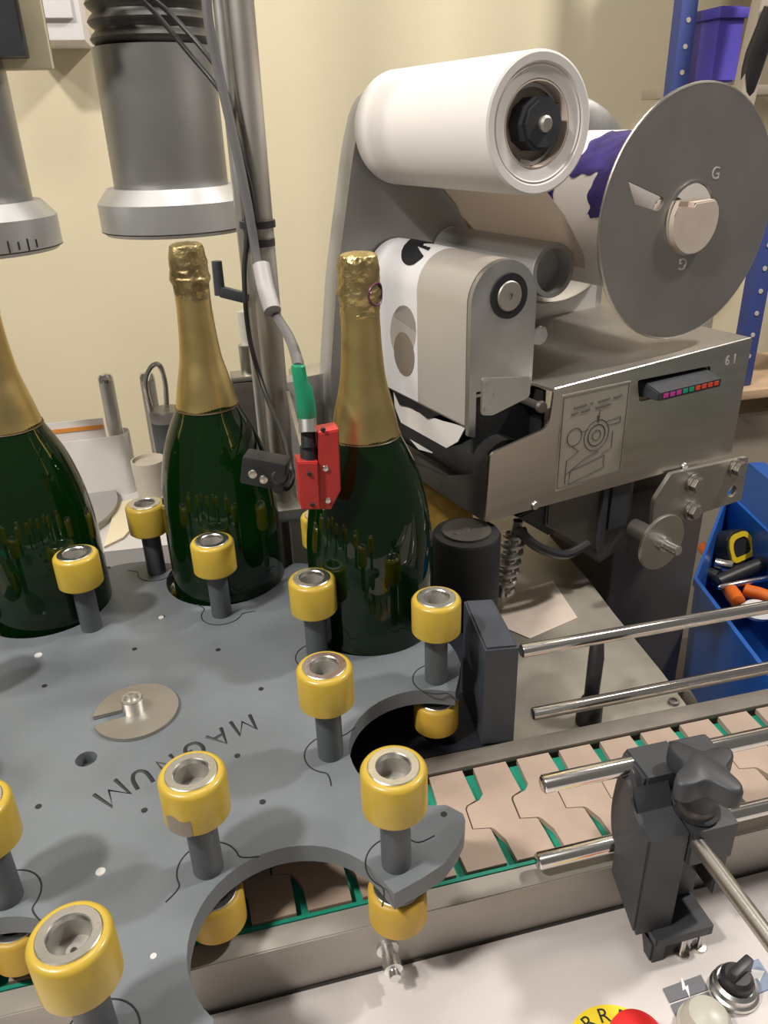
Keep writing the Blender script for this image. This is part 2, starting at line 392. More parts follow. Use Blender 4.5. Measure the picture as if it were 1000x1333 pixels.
# ------------------------------------------------------------------ guide rods
def rod(name, p, q, r, label, group=None, m='chrome', seg=24):
    b = bm_(); p = Vector(p); q = Vector(q); d = (q-p).normalized(); e = r*.22
    tube(b, [p, p+d*e, q-d*e, q], [r-e, r, r, r-e], seg)
    return tag(link(name, b, m, ang=50), label, 'rod', group)
rod('guide_rod', (.196, .374, 1.04), (.95, .374, 1.04), .0066, 'upper polished rod on the near side of the chain, through the black clamp', 'near guide rods')
rod('guide_rod', (.197, .374, .962), (.95, .374, .962), .0066, 'lower polished rod on the near side of the chain, below the star knob', 'near guide rods')
rod('guide_rod', (.243, .523, 1.04), (1.25, .523, 1.04), .0062, 'upper polished rod on the far side of the chain, crossing the steel column', 'far guide rods')
rod('guide_rod', (.258, .523, .965), (1.25, .523, .965), .0062, 'lower polished rod on the far side of the chain, in front of the black lever', 'far guide rods')

# ------------------------------------------------------------------ black clamp holding the near rods
ck = thing('rod_clamp', 'black plastic clamp bracket with star knob holding the near guide rods', 'clamp', (.29, .35, ZD))
offc = Vector((-.29, -.35, -ZD))
def kpart(name, b, m='blackgrey', ang=35): return link(name, b, m, ck, ang, loc=offc)
MXZ = Matrix(((0, 0, 1, 0), (1, 0, 0, 0), (0, 1, 0, 0), (0, 0, 0, 1)))   # (a, b, c) -> (c, a, b)
b = bm_(); prism(b, [(.3525, .985), (.360, .951), (.385, .951), (.386, 1.040), (.382, 1.048), (.3525, 1.048)], .264, .300, MXZ, bev=.002); kpart('rear_jaw', b)
b = bm_(); prism(b, [(.3525, .985), (.360, .951), (.3845, .951), (.3845, 1.044), (.381, 1.047), (.3525, 1.047)], .300, .332, MXZ, bev=.002); kpart('side_jaw', b)
b = bm_(); lathe(b, [(0, 0), (.020, 0), (.020, .003), (.0165, .004), (.0155, .006), (0, .006)], 40, Matrix.Translation((.2642, .367, 1.0)) @ Matrix.Rotation(R(-90), 4, 'Y'))
for v in b.verts: v.co.z = 1.0+(v.co.z-1.0)*2.2; v.co.y = .367+(v.co.y-.367)*.85
kpart('round_jaw', b)
b = bm_(); prism(b, [(.3225, .927), (.3615, .950), (.3615, .985), (.3525, 1.0), (.3525, 1.042), (.344, 1.026), (.3225, 1.022)], .252, .284, MXZ, bev=.0018); kpart('upright', b)
b = bm_(); prism(b, [(.3225, .951), (.3615, .951), (.3615, .985), (.352, 1.0), (.352, 1.030), (.3225, 1.022)], .3115, .319, MXZ, bev=.0012); kpart('side_cheek', b)
b = bm_(); prism(b, [(.320, .992), (.352, .992), (.352, 1.028), (.320, 1.024)], .2835, .3195, MXZ, bev=.0015)
prism(b, [(.342, .93), (.352, .935), (.352, .995), (.342, .995)], .283, .313, MXZ); kpart('front_block', b)
b = bm_(); lathe(b, [(.0128, 0), (.0158, 0), (.0158, .0016), (.0128, .0016)], 32, T(.2965, .337, 1.0263)); kpart('clamp_slot', b, 'ink')
b = bm_(); prism(b, [(.314, .919), (.350, .919), (.350, .9275), (.314, .9275)], .266, .3135, MXZ, bev=.0015); kpart('base_flange', b)
b = bm_(); prism(b, [(.316, ZD), (.326, ZD), (.334, .920), (.316, .920)], .265, .277, MXZ, bev=.0015); kpart('foot', b, 'black')
for (x, y) in ((.2915, .317), (.307, .318)):
    b = bm_(); lathe(b, [(0, ZD), (.0052, ZD), (.0052, ZD+.002), (.0022, ZD+.0025), (.0022, .920), (0, .920)], 14, T(x, y, 0)); kpart('set_screw', b, 'steel')
kx, ky = .2965, .337
b = bm_(); lathe(b, [(0, 1.0262), (.0128, 1.0262), (.0128, 1.0335), (0, 1.0335)], 32, T(kx, ky, 0)); kpart('collar', b, 'steel_dark')
kb = bm_()
n = 72; pts = []
for i in range(n):
    a = 2*PI*i/n; w_ = (.5+.5*math.cos(4*(a-R(20))))**1.5; rr = .0150+.0135*w_; pts.append((rr*math.cos(a), rr*math.sin(a)))
stack(kb, pts, ((.90, 1.050), (.97, 1.0508), (1, 1.053), (1, 1.0635), (.96, 1.0662), (.88, 1.067)), T(kx, ky, 0))
lathe(kb, [(0, 1.0335), (.0128, 1.0335), (.0138, 1.0505), (0, 1.0505)], 32, T(kx, ky, 0)); kpart('star_knob', kb, 'blackgrey', 50)
b = bm_(); tube(b, [(.289, .325, 1.0125), (.289, .235, 1.0125), (.289, .2335, 1.0125)], [.0056, .0056, .0045], 24); o = kpart('cross_rod', b, 'steel'); o['label'] = 'steel rod sticking out towards the deck'

# ------------------------------------------------------------------ star wheel
sw = thing('star_wheel', 'grey eight-pocket star wheel plate with yellow rollers and marker lettering', 'star wheel', (HUB.x, HUB.y, PT))
def spart(name, b, m, parent=None, ang=35):
    return link(name, b, m, parent or sw, ang, loc=(-HUB.x, -HUB.y, -PT) if parent is None else None)
def pol(r, a): return (HUB.x+r*math.cos(a), HUB.y+r*math.sin(a))
PA = R(-65.9); PRC, PRR = .246, .0655
outline = []
for k in range(8):
    base = PA+k*PI/4
    cxp, cyp = pol(PRC, base)
    # pocket arc from clockwise side (start) over the deep end to the counter-clockwise tip
    tip0, tip1 = pol(.2830, base-R(14.4)), pol(.2715, base+R(13.8))
    a0 = math.atan2(tip0[1]-cyp, tip0[0]-cxp); a1 = math.atan2(tip1[1]-cyp, tip1[0]-cxp)
    while a1 > a0: a1 -= 2*PI
    if a0-a1 < PI: a1 -= 0
    for i in range(29):
        t = i/28; a = a0+(a1-a0)*t
        rr = PRR
        if i == 0: rr = math.hypot(tip0[0]-cxp, tip0[1]-cyp)
        if i == 28: rr = math.hypot(tip1[0]-cxp, tip1[1]-cyp)
        outline.append((cxp+rr*math.cos(a), cyp+rr*math.sin(a)))
    for r_, a_ in ((.2800, 18), (.2868, 21.4), (.2890, 25), (.2888, 27.5), (.2865, 29.6)):
        outline.append(pol(r_, base+R(a_)))
holes = []
b = bm_(); plate_hole(b, outline, [circ(*pol(.0505, R(218.5)), .0085, 20)], PB, PT)
plate = spart('wheel_plate', b, 'starplate', ang=30)
# raised seam arcs around the roller feet (insert outlines), drilled holes
def groove(pts, r=.0006, parent=None):
    b = bm_(); tube(b, [(x, y, PT) for x, y in pts], r, 6); return spart('seam', b, 'star_edge')
for k in range(-2, 3):
    for (rr, aa) in ((RI, AI), (RO, AO)):
        cxx, cyy = pol(rr, aa+k*PI/4)
        base = aa+k*PI/4+PI
        pts = [(cxx+.021*math.cos(base+t), cyy+.021*math.sin(base+t)) for t in [R(d) for d in range(-95, 96, 10)]]
        for s, idx in ((1, -1), (-1, 0)):
            ex = pts[idx]; dx = Vector((math.cos(base+s*R(95)), math.sin(base+s*R(95)))); tx = Vector((-math.sin(base+s*R(95)), math.cos(base+s*R(95))))*s
            tail = [(ex[0]+tx.x*.006*t+dx.x*.008*t*t, ex[1]+tx.y*.006*t+dx.y*.008*t*t) for t in (.35, .7, 1, 1.25)]
            pts = pts+tail if s == 1 else tail[::-1]+pts
        groove(pts)
random.seed(3)
for (u, v) in ((342, 1044), (188, 1055), (50, 1050), (309, 984), (340, 897), (284, 846), (212, 803), (578, 1060), (175, 845), (58, 893), (141, 739)):
    p = atz(u, v, PT); b = bm_(); lathe(b, [(0, -.0002), (.0022, -.0002), (.0024, .0004), (0, .0003)], 12, T(p.x, p.y, PT)); spart('drilled_hole', b, 'ink')
for (u, v, r) in ((131, 1135, .0036), (200, 1245, .0022), (210, 804, .003), (50, 853, .004)):
    p = atz(u, v, PT); b = bm_(); lathe(b, [(0, -.0002), (r, -.0002), (r*.9, .0006), (0, .0008)], 14, T(p.x, p.y, PT)); spart('plug', b, 'greypaint_pale')
b = bm_(); lathe(b, [(0, ZC), (.035, ZC), (.035, PB), (0, PB)], 32, T(HUB.x, HUB.y, 0)); spart('drive_shaft', b, 'steel')
# hub washer
hc = Vector((HUB.x-.002, HUB.y+.0145))
wv = []
r_o = .0355; sa = R(188)
half = .0052
n = 60
d0 = math.asin(half/r_o)
for i in range(n+1):
    a = sa+d0+(2*PI-2*d0)*i/n; wv.append((hc.x+r_o*math.cos(a), hc.y+r_o*math.sin(a)))
ux, uy = math.cos(sa), math.sin(sa); px, py = -uy, ux
for i in range(9):
    a = PI*i/8
    q = (.004-math.sin(a)*half, math.cos(a)*half)   # rounded slot end
    wv.append((hc.x+ux*q[0]-px*q[1]*1, hc.y+uy*q[0]-py*q[1]*1))
b = bm_(); prism(b, wv, PT, PT+.0035, bev=.0005); hubw = spart('hub_washer', b, 'steel_dull'); hubw['label'] = 'slotted stainless washer at the hub'
b = bm_(); lathe(b, [(.0055, 0), (.0092, 0), (.0092, .012), (.0086, .0128), (.006, .0128), (.0055, .012), (.0055, .004), (0, .004)], 28, T(hc.x-.002, hc.y+.001, PT+.0035)); link('socket_bolt', b, 'alu', hubw)
p = pol(.0505, R(218.5)); b = bm_(); lathe(b, [(0, PT-.012), (.0060, PT-.012), (.005, PT-.008), (0, PT-.0075)], 16, T(p[0]+.001, p[1]-.001, 0)); spart('recessed_screw', b, 'alu')
# marker lettering
t0, t1 = atz(318, 944, PT), atz(147, 1033, PT)
d = (t1-t0); ang = math.atan2(d.y, d.x); mid = (t0+t1)/2
STROKES = {'M': [[(-.5, -.5), (-.42, .5), (0, -.25), (.42, .5), (.5, -.5)]], 'A': [[(-.45, -.5), (0, .5), (.45, -.5)], [(-.25, -.12), (.25, -.12)]],
           'G': [[(.42, .32), (.1, .5), (-.32, .3), (-.42, -.1), (-.2, -.45), (.25, -.45), (.42, -.1), (.1, -.06)]], 'N': [[(-.4, -.5), (-.38, .5), (.38, -.5), (.4, .5)]],
           'U': [[(-.4, .5), (-.36, -.2), (-.1, -.5), (.2, -.45), (.38, -.1), (.4, .5)]]}
for i, ch in enumerate('MAGNUM'):
    p = t0+d*(i/5.); mt = T(p.x, p.y, PT-.0017) @ Matrix.Rotation(ang+R((-10, 5, -8, 4, -3, 12)[i]), 4, 'Z')
    b = bm_(); hs = (.020, .019, .019, .018, .018, .022)[i]
    for st in STROKES[ch]:
        xf(b, tube(b, [(q[0]*hs*.85, q[1]*hs, 0) for q in (smooth_path([(p_[0], p_[1], 0) for p_ in st], 4) if ch in 'GU' else st)], .0024, 8), mt)
    link('letter', b, 'ink', plate)
# rollers
def make_roller(z0, z1, rr, m):
    h = z1-z0
    b = bm_(); lathe(b, [(.0165, 0), (rr-.002, 0), (rr, .002), (rr, h-.003), (rr-.0012, h-.001), (rr-.003, h), (.0165, h)], 48)
    s = link('roller', b, m, sw, 40)
    b = bm_(); lathe(b, [(.0165, 0), (.0165, h+.0006), (.0160, h+.0010), (.0116, h+.0010), (.0110, h+.0004), (.0110, h-.004), (.0165, h-.004)], 40)
    link('bearing_ring', b, 'alu', s, 25)
    b = bm_(); lathe(b, [(.0110, h-.003), (.0108, h-.0035), (.0108, h-.0150), (.0040, h-.0150), (.0040, h-.0120), (.0018, h-.0120), (.0018, h-.0150), (0, h-.0150)], 36)
    link('bore', b, 'bore', s, 25)
    return s
up0 = make_roller(1.066, ZR, .0213, 'yellow'); lo0 = make_roller(.961, .991, .0205, 'yellow_dirty')
b = bm_(); lathe(b, [(0, 0), (.0102, 0), (.0102, .053), (0, .053)], 28); post0 = link('post', b, 'post', sw)
b = bm_(); lathe(b, [(0, -.0085), (.009, -.0085), (.009, 0), (0, 0)], 20); stem0 = link('stem', b, 'post', sw)
used = False
for k in range(8):
    for (rr, aa) in ((RI, AI), (RO, AO)):
        x, y = rr*math.cos(aa+k*PI/4), rr*math.sin(aa+k*PI/4)
        for src, z in ((up0, 1.066-PT), (lo0, .961-PT), (post0, 0), (stem0, PB-PT)):
            o = src if not used else dup(src, sw)
            o.location = (x, y, z); o.rotation_euler = (0, 0, random.uniform(0, 6))
        used = True
        if k == 7 and rr == RI: worn_xy = (x, y)

b = bm_(); g = {}
for i in range(9):
    for j in range(5):
        a = R(212+i*6+4*noise.noise(Vector((j*.9, 3, 0)))); z = 1.0675+j*.0042+.002*noise.noise(Vector((i*.7, 1, 5)))
        if j == 4: z = 1.0675+.0165-abs(i-2.5)*.0016
        g[i, j] = b.verts.new((HUB.x+worn_xy[0]+.0215*math.cos(a), HUB.y+worn_xy[1]+.0215*math.sin(a), z))
for i in range(8):
    for j in range(4): b.faces.new((g[i, j], g[i+1, j], g[i+1, j+1], g[i, j+1]))
bmesh.ops.solidify(b, geom=b.faces[:], thickness=.0003)
spart('torn_sticker', b, 'sand')['label'] = 'beige torn sticker on a yellow roller'

# ------------------------------------------------------------------ champagne bottles
prof = [(0, .004), (.03, .003), (.050, 0), (.0565, .0012), (.0598, .006), (.0607, .014), (.0609, .10), (.0605, .145), (.0594, .165), (.0551, .1953), (.0478, .2247), (.0395, .2455), (.0320, .2615), (.0268, .2805)]
prof += [(.0225, .299), (.019, .315), (.017, .335), (.0159, .352), (.0155, .358), (.012, .3605), (.006, .361), (0, .361)]
def spl(pr, k=4):
    q = smooth_path([(r, z, 0) for r, z in pr], k); return [(max(0, v.x), v.y) for v in q]
foil = [(.0325, .2595), (.0322, .2600), (.0310, .2645), (.0268, .2845), (.0228, .3015), (.0198, .3165), (.0176, .340), (.0166, .3625), (.0166, .3775)]
cap = [(.0166, .3690), (.0168, .376), (.0172, .382), (.0186, .387), (.0180, .3915), (.0173, .3975), (.0170, .4055), (.0162, .4135), (.0140, .4178), (.007, .4195), (0, .4195)]
def bottle(ang, label, capm, seed, group):
    p = pol(.245, R(ang))
    t = thing('champagne_bottle', label, 'bottle', (p[0], p[1], ZC), R(ang), group)
    b = bm_(); lathe(b, prof[:7]+spl(prof[6:], 4), 64); link('glass', b, 'glass', t, 60)
    b = bm_(); lathe(b, spl(foil, 4), 56, disp=lambda v: setattr(v, 'co', Vector((v.co.x*(1+.012*noise.noise(v.co*60+Vector((seed, 0, 0)))), v.co.y*(1+.012*noise.noise(v.co*60+Vector((seed, 0, 0)))), v.co.z))))
    fo = link('foil_capsule', b, 'gold', t, 60); fo['label'] = 'gold foil neck capsule'
    def crumple(v):
        k = 1+.05*abs(noise.noise(v.co*260+Vector((seed, 3, 1))))-.05*abs(noise.noise(v.co*170+Vector((seed, 7, 1))))+.07*noise.noise(v.co*100+Vector((0, seed, 1)))
        v.co.x *= k; v.co.y *= k; v.co.z += .0006*noise.noise(v.co*220)
    b = bm_(); lathe(b, spl(cap, 6), 72, disp=crumple); c = link('foil_cap', b, capm, t, 70); c['label'] = 'crumpled gold foil over the cork'
    b = bm_(); lathe(b, [(.0322, .2632), (.03175, .2636), (.0316, .2648), (.0310, .2645)], 48); link('foil_line', b, 'gold_dark', fo)
    return t
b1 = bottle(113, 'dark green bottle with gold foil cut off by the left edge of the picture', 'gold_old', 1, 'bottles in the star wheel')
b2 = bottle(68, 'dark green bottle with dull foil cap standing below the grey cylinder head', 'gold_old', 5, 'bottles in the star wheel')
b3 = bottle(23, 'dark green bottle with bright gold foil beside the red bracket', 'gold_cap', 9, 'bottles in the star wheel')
# violet round print on the nearest capsule
for ch in b3.children:
    if ch.name.startswith('foil_cap') and not ch.name.startswith('foil_capsule'): capo = ch
b = bm_(); pts = []
for i in range(20):
    a = 2*PI*i/20; th = R(-52+22)+.50*math.cos(a); z = .3875+.0088*math.sin(a); rr = .0185
    th -= R(23)
    pts.append((rr*math.cos(th-R(20)), rr*math.sin(th-R(20)), z))
tube(b, pts+[pts[0]], .0009, 6); link('seal_print', b, 'gold_stamp', capo)

# ------------------------------------------------------------------ label applicator (local frame: a along its face, m away from the viewer)
AR = R(15.3)
A0, M0 = .80, .70
avx, mvx = Vector((math.cos(AR), math.sin(AR), 0)), Vector((-math.sin(AR), math.cos(AR), 0))
def lw(a, m, z): return avx*a+mvx*m+Vector((0, 0, z))
def locray(u, v):
    r = ray(u, v); return Vector((r.dot(avx), r.dot(mvx), r.z))
def am(u, v, m): r = locray(u, v); t = m/r.y; return Vector((r.x*t, m, CAM_Z+r.z*t))
def aa(u, v, a): r = locray(u, v); t = a/r.x; return Vector((a, r.y*t, CAM_Z+r.z*t))
ap = thing('label_applicator', 'stainless labelling head with reel disc, guide tube and engraved front box', 'machine', lw(A0, M0, 0), AR)
offa = Vector((-A0, -M0, 0))
def apart(name, b, m, parent=None, ang=35, label=None):
    o = link(name, b, m, parent or ap, ang, loc=offa if parent is None else None)
    if label: o['label'] = label
    return o
AZ = Matrix(((1, 0, 0, 0), (0, 0, 1, 0), (0, 1, 0, 0), (0, 0, 0, 1)))     # (a, z, m) -> (a, m, z)
def axm(a, z, m=0): return T(a, m, z) @ Matrix.Rotation(R(-90), 4, 'X')     # lathe axis along +m
def rpoly(pts, r, n=5):       # rounded corners; r per corner
    out = []
    N = len(pts)
    for i, p in enumerate(pts):
        rr = r[i] if isinstance(r, (list, tuple)) else r
        P = Vector(p); A = Vector(pts[i-1]); B = Vector(pts[(i+1) % N])
        if rr <= 0: out.append(tuple(P)); continue
        d1 = (A-P).normalized(); d2 = (B-P).normalized()
        p1, p2 = P+d1*rr, P+d2*rr
        for k in range(n+1):
            t = k/n; q = p1*(1-t)**2+P*2*t*(1-t)+p2*t*t; out.append((q.x, q.y))
    return out
# column
b = bm_(); box(b, (.806, .735, .505), (.176, .13, 1.01), bev=.003); apart('column', b, 'column')
b = bm_(); box(b, (.725, .668, .53), (.02, .006, 1.0)); apart('column_flange', b, 'column')
# front box
fo = [(.463, 1.066), (.862, 1.057), (.863, 1.2125), (.549, 1.2020), (.5450, 1.1600), (.467, 1.1466)]
b = bm_(); plate_hole(b, rpoly(fo, [.002, .002, .003, .004, .012, .008]), [rpoly([(.672, 1.191), (.793, 1.1885), (.797, 1.1640), (.679, 1.1640)], .004)], .62, .623, AZ)
front = apart('front_panel', b, 'steel', ang=30)
b = bm_(); pt = [(.549, .621), (.863, .621), (.863, .885), (.474, .885), (.474, .658), (.546, .652)]
lo = [b.verts.new((x, y, 1.2020+(x-.549)/.314*.0105-.003)) for x, y in pt]; hi = [b.verts.new((x, y, 1.2020+(x-.549)/.314*.0105)) for x, y in pt]
b.faces.new(lo[::-1]); b.faces.new(hi)
for i in range(6): b.faces.new((lo[i], lo[(i+1) % 6], hi[(i+1) % 6], hi[i]))
apart('top_panel', b, 'steel_dull')
b = bm_(); tube(b, [(.551, .6225, 1.2008), (.861, .6225, 1.2112)], .0023, 10); apart('folded_edge', b, 'alu')
b = bm_(); box(b, (.8615, .752, 1.134), (.003, .262, .152)); apart('side_panel', b, 'steel_dull')
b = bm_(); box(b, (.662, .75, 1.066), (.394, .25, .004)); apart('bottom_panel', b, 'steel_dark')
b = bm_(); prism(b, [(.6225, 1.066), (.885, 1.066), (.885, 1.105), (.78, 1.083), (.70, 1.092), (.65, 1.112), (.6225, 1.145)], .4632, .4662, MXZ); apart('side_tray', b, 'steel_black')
b = bm_(); box(b, (.512, .662, 1.155), (.078, .004, .088)); box(b, (.553, .72, 1.13), (.004, .16, .13)); apart('inner_wall', b, 'rubber')
b = bm_(); lathe(b, [(0, .0), (.033, 0), (.033, .2), (0, .2)], 32, axm(.502, 1.115, .64)); apart('drive_roller', b, 'rubber', label='black rubber roller below the web housing')
for (u, v) in ((698, 659), (893, 608)):
    p = am(u, v, .617); b = bm_(); lathe(b, [(0, 0), (.0045, 0), (.0055, .002), (.0055, .003), (0, .003)], 16, axm(p.x, p.z, .617)); apart('panel_screw', b, 'alu')
# reader in the slot
b = bm_(); prism(b, [(.600, 1.178), (.600, 1.1685), (.640, 1.1655), (.70, 1.1655), (.70, 1.1895), (.640, 1.1895)], .688, .792, MXZ, bev=.0015); rd = apart('counter_unit', b, 'blackgrey', label='dark unit with coloured marks in the slot')
for i in range(9):
    m_ = ('led_pink', 'led_pink', 'led_pink', 'led_green', 'led_green', 'led_red', 'led_red', 'led_red', 'led_red')[i]
    b = bm_(); box(b, (.699+i*.0105, .5998, 1.1735), (.007, .001, .005)); link('coloured_mark', b, m_, rd)
# engraved diagram plate
dg0 = [(.5603, 1.1935), (.6610, 1.1925), (.6620, 1.0815), (.5600, 1.0785)]
b = bm_(); prism(b, dg0, .6192, .62, AZ); dgp = apart('diagram_plate', b, 'etched', label='etched plate with threading diagram')
def dline(pts, r=.0006):
    b = bm_(); tube(b, [(a, .6191, z) for a, z in pts], r, 5); link('engraved_line', b, 'engrave', dgp)
def dp(x, y): return (.5603+x*.1005, 1.1932-y*.1135)     # 0..1 in the plate
for (x0, x1, y) in ((.18, .36, .155), (.42, .45, .15), (.53, .70, .145), (.76, .88, .14), (.15, .24, .215), (.29, .41, .21), (.50, .72, .205)): dline([dp(x0, y), dp(x1, y-.01)], .0011)
for (cx, cy, r_) in ((.55, .50, .0185), (.55, .50, .013), (.55, .50, .0125), (.55, .50, .0062), (.22, .46, .0105)):
    q = dp(cx, cy); pts = circ(q[0], q[1], r_, 28); dline(pts+[pts[0]], .0006)
for pl in ([(.55, .34), (.57, .24)], [(.66, .38), (.90, .36), (.90, .42), (.70, .42)], [(.20, .56), (.30, .62), (.13, .70), (.13, .95)], [(.15, .84), (.42, .72), (.60, .68)], [(.20, .82), (.70, .74), (.70, .84), (.72, .88), (.18, .96), (.20, .82)], [(.30, .42), (.42, .42)], [(.80, .50), (.80, .68), (.66, .72)], [(.02, .02), (.98, .02), (.98, .97), (.02, .97), (.02, .02)]):
    dline([dp(*q) for q in pl], .00055)
b = bm_(); q = dp(.555, .32); prism(b, [(q[0]-.002, q[1]+.003), (q[0]+.002, q[1]+.003), (q[0], q[1]-.006)], .6186, .6192, AZ); link('engraved_arrow', b, 'engrave', dgp)
text('scratched_mark', '6 1', .017, 'engrave_pale', front, T(.829, .6195, 1.190) @ Matrix.Rotation(R(90), 4, 'X') , ext=.0002)
# mounting bracket, bolts, dial
mpoly = [(q.x, q.z) for q in (am(u, v, .614) for u, v in ((872, 616), (850, 650), (846, 690), (870, 680), (963, 650), (972, 594)))]
b = bm_(); plate_hole(b, rpoly(mpoly, [.002, .006, .002, .003, .003, .003]), [circ(.866, 1.0060, .0085, 20)], .611, .617, AZ); apart('mounting_bracket', b, 'steel_dull', ang=30)
for (a_, z_) in ((.784, 1.0385), (.789, .999), (.863, 1.0425)):
    b = bm_(); prism(b, circ(a_, z_, .0105, 6), .600, .607, AZ, bev=.0008); lathe(b, [(0, 0), (.0135, 0), (.0135, .003), (0, .003)], 24, axm(a_, z_, .6075)); apart('hex_bolt', b, 'steel')
b = bm_(); lathe(b, [(0, 0), (.036, 0), (.037, .001), (.037, .004), (0, .004)], 48, axm(.700, .992, .575)); dl = apart('dial', b, 'steel', label='round steel disc with short shaft')
b = bm_(); lathe(b, [(0, 0), (.0055, 0), (.0065, .001), (.0065, .02), (.010, .02), (.010, .025), (0, .025)], 20, axm(.700, .992, .55)); link('shaft', b, 'alu', dl)
b = bm_(); lathe(b, [(0, 0), (.012, 0), (.012, .045), (0, .045)], 20, axm(.700, .992, .579)); apart('dial_spindle', b, 'steel_dark')
# dark drive block hanging below
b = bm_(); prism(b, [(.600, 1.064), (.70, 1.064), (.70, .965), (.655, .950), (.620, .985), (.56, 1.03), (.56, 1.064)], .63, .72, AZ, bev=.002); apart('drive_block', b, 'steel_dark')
b = bm_(); box(b, (.6465, .6265, 1.015), (.008, .006, .09)); box(b, (.672, .6265, 1.03), (.03, .005, .06)); apart('block_rib', b, 'blackgrey')
b = bm_(); tube(b, smooth_path([am(675, 690, .64), am(700, 712, .63), am(735, 722, .625), am(765, 708, .628)], 8), .006, 10); apart('curved_lever', b, 'black')
b = bm_(); prism(b, [(.52, 1.05), (.60, 1.064), (.63, 1.064), (.63, 1.02), (.57, 1.012)], .635, .66, AZ, bev=.002); apart('belt_cover', b, 'blackgrey')
b = bm_(); p0, p1 = am(672, 690, .652), am(655, 768, .660); ax_ = (p1-p0); e1 = ax_.cross(Vector((0, 1, 0))).normalized(); e2 = ax_.normalized().cross(e1)
tube(b, [p0+ax_*(i/110)+.0115*(math.cos(i*.36)*e1+math.sin(i*.36)*e2) for i in range(111)], .0032, 8)
tube(b, [p0-ax_*.15, p1+ax_*.1], .006, 12); apart('adjuster_spring', b, 'alu_rough', label='coiled steel spring below the box')
# web housing
HC, HR = (.507, 1.2935), .042
def hous(r, zb_l, zb_r, n=18):
    pts = [(HC[0]+r*math.cos(PI*i/n), HC[1]+r*math.sin(PI*i/n)) for i in range(n+1)]
    return pts+[(HC[0]-r, zb_l), (HC[0]-r+.009, zb_l-.003), (HC[0]-r+.009, zb_r), (HC[0]+r, zb_r)]
b = bm_(); prism(b, hous(.0405, 1.162, 1.2025), .664, .88, AZ); apart('web_housing', b, 'alu_rough')
b = bm_(); prism(b, hous(.042, 1.154, 1.2025), .658, .664, AZ); apart('end_plate', b, 'alu_rough', label='rounded aluminium end plate')
b = bm_(); lathe(b, [(0, 0), (.0035, 0), (.0035, -.002), (.0145, -.002), (.0158, -.0005), (.0158, .004), (0, .004)], 32, axm(.512, 1.2990, .657)); apart('hub_screw', b, 'steel_dull')
b = bm_(); lathe(b, [(.0157, 0), (.0232, 0), (.0232, .005), (.0157, .005)], 40, axm(.512, 1.2990, .6562)); apart('hub_recess', b, 'rubber')
wp = [(HC[0]-.0418, 1.165)]+[(HC[0]+.0418*math.cos(PI-PI*.62*i/14), HC[1]+.0418*math.sin(PI-PI*.62*i/14)) for i in range(15)]
b = bm_(); sheet(b, wp, .665, .762, .0016, AZ); apart('bare_liner', b, 'paper_web', label='shiny grey liner wrapped over the housing')
b = bm_(); sheet(b, wp, .762, .879, .0020, AZ); apart('label_strip', b, 'label_web', label='white label strip wrapped over the housing')
def patch(uvs, m, name, lab=None, a=.4640):
    P = [aa(u, v, a) for u, v in uvs]
    b = bm_(); prism(b, [(q.y, q.z) for q in P], a, a+.0014, MXZ); apart(name, b, m, label=lab)
M['brown'] = mat('brown_print', (.23, .19, .155), .5); M['shade'] = mat('taupe_print', (.52, .47, .42), .5)
patch([(525+17*math.cos(t), 432+35*math.sin(t)) for t in [2*PI*i/20 for i in range(20)]], 'shade', 'label_print', a=.4642)
patch([(526+13*math.cos(t)+3*math.sin(t), 461+29*math.sin(t)) for t in [2*PI*i/20 for i in range(20)]], 'brown', 'label_print', a=.4636)
q = [(546, 306), (568, 308), (560, 322), (548, 336), (534, 345), (524, 340), (523, 326), (532, 313)]
q = [(v_.x, v_.y) for v_ in smooth_path([(x_, y_, 0) for x_, y_ in q+[q[0]]], 4)][:-1]
top = []
b = bm_()
for (u, v) in q:
    # lies on the rounded top left shoulder of the housing
    best = None
    for i in range(200):
        m_ = .66+.22*i/199; p = am(u, v, m_); d_ = abs(math.hypot(p.x-HC[0], p.z-HC[1])-.0440)
        if best is None or d_ < best[0]: best = (d_, p)
    top.append(best[1])
PM = [(math.atan2(p.z-HC[1], p.x-HC[0]), p.y) for p in top]
ca, cmm = sum(q[0] for q in PM)/len(PM), sum(q[1] for q in PM)/len(PM)
rings = [[b.verts.new((HC[0]+.0440*math.cos(ca+(q[0]-ca)*k), cmm+(q[1]-cmm)*k, HC[1]+.0440*math.sin(ca+(q[0]-ca)*k))) for q in PM] for k in (1, .75, .5, .25)]
cv_ = b.verts.new((HC[0]+.0440*math.cos(ca), cmm, HC[1]+.0440*math.sin(ca))); n = len(PM)
for A, B in zip(rings, rings[1:]):
    for i in range(n): b.faces.new((A[i], A[(i+1) % n], B[(i+1) % n], B[i]))
for i in range(n): b.faces.new((rings[-1][i], rings[-1][(i+1) % n], cv_))
ex = bmesh.ops.solidify(b, geom=b.faces[:], thickness=.0006)
apart('torn_gap', b, 'blackgrey', label='dark gap in the label strip')
# label hanging at the peel edge
b = bm_(); P = [aa(u, v, .47) for u, v in ((512, 505), (540, 535), (575, 548), (606, 556), (596, 575), (578, 585), (562, 580), (563, 590), (545, 585), (528, 565), (514, 530))]
prism(b, [(q.y, q.z) for q in P], .470, .4712, MXZ); apart('peeled_label', b, 'paper')
b = bm_(); P = [aa(u, v, .468) for u, v in ((507, 498), (540, 515), (573, 540), (556, 545), (545, 536), (533, 530), (520, 527))]
prism(b, [(q.y, q.z) for q in P], .468, .4695, MXZ); apart('peel_edge', b, 'rubber')
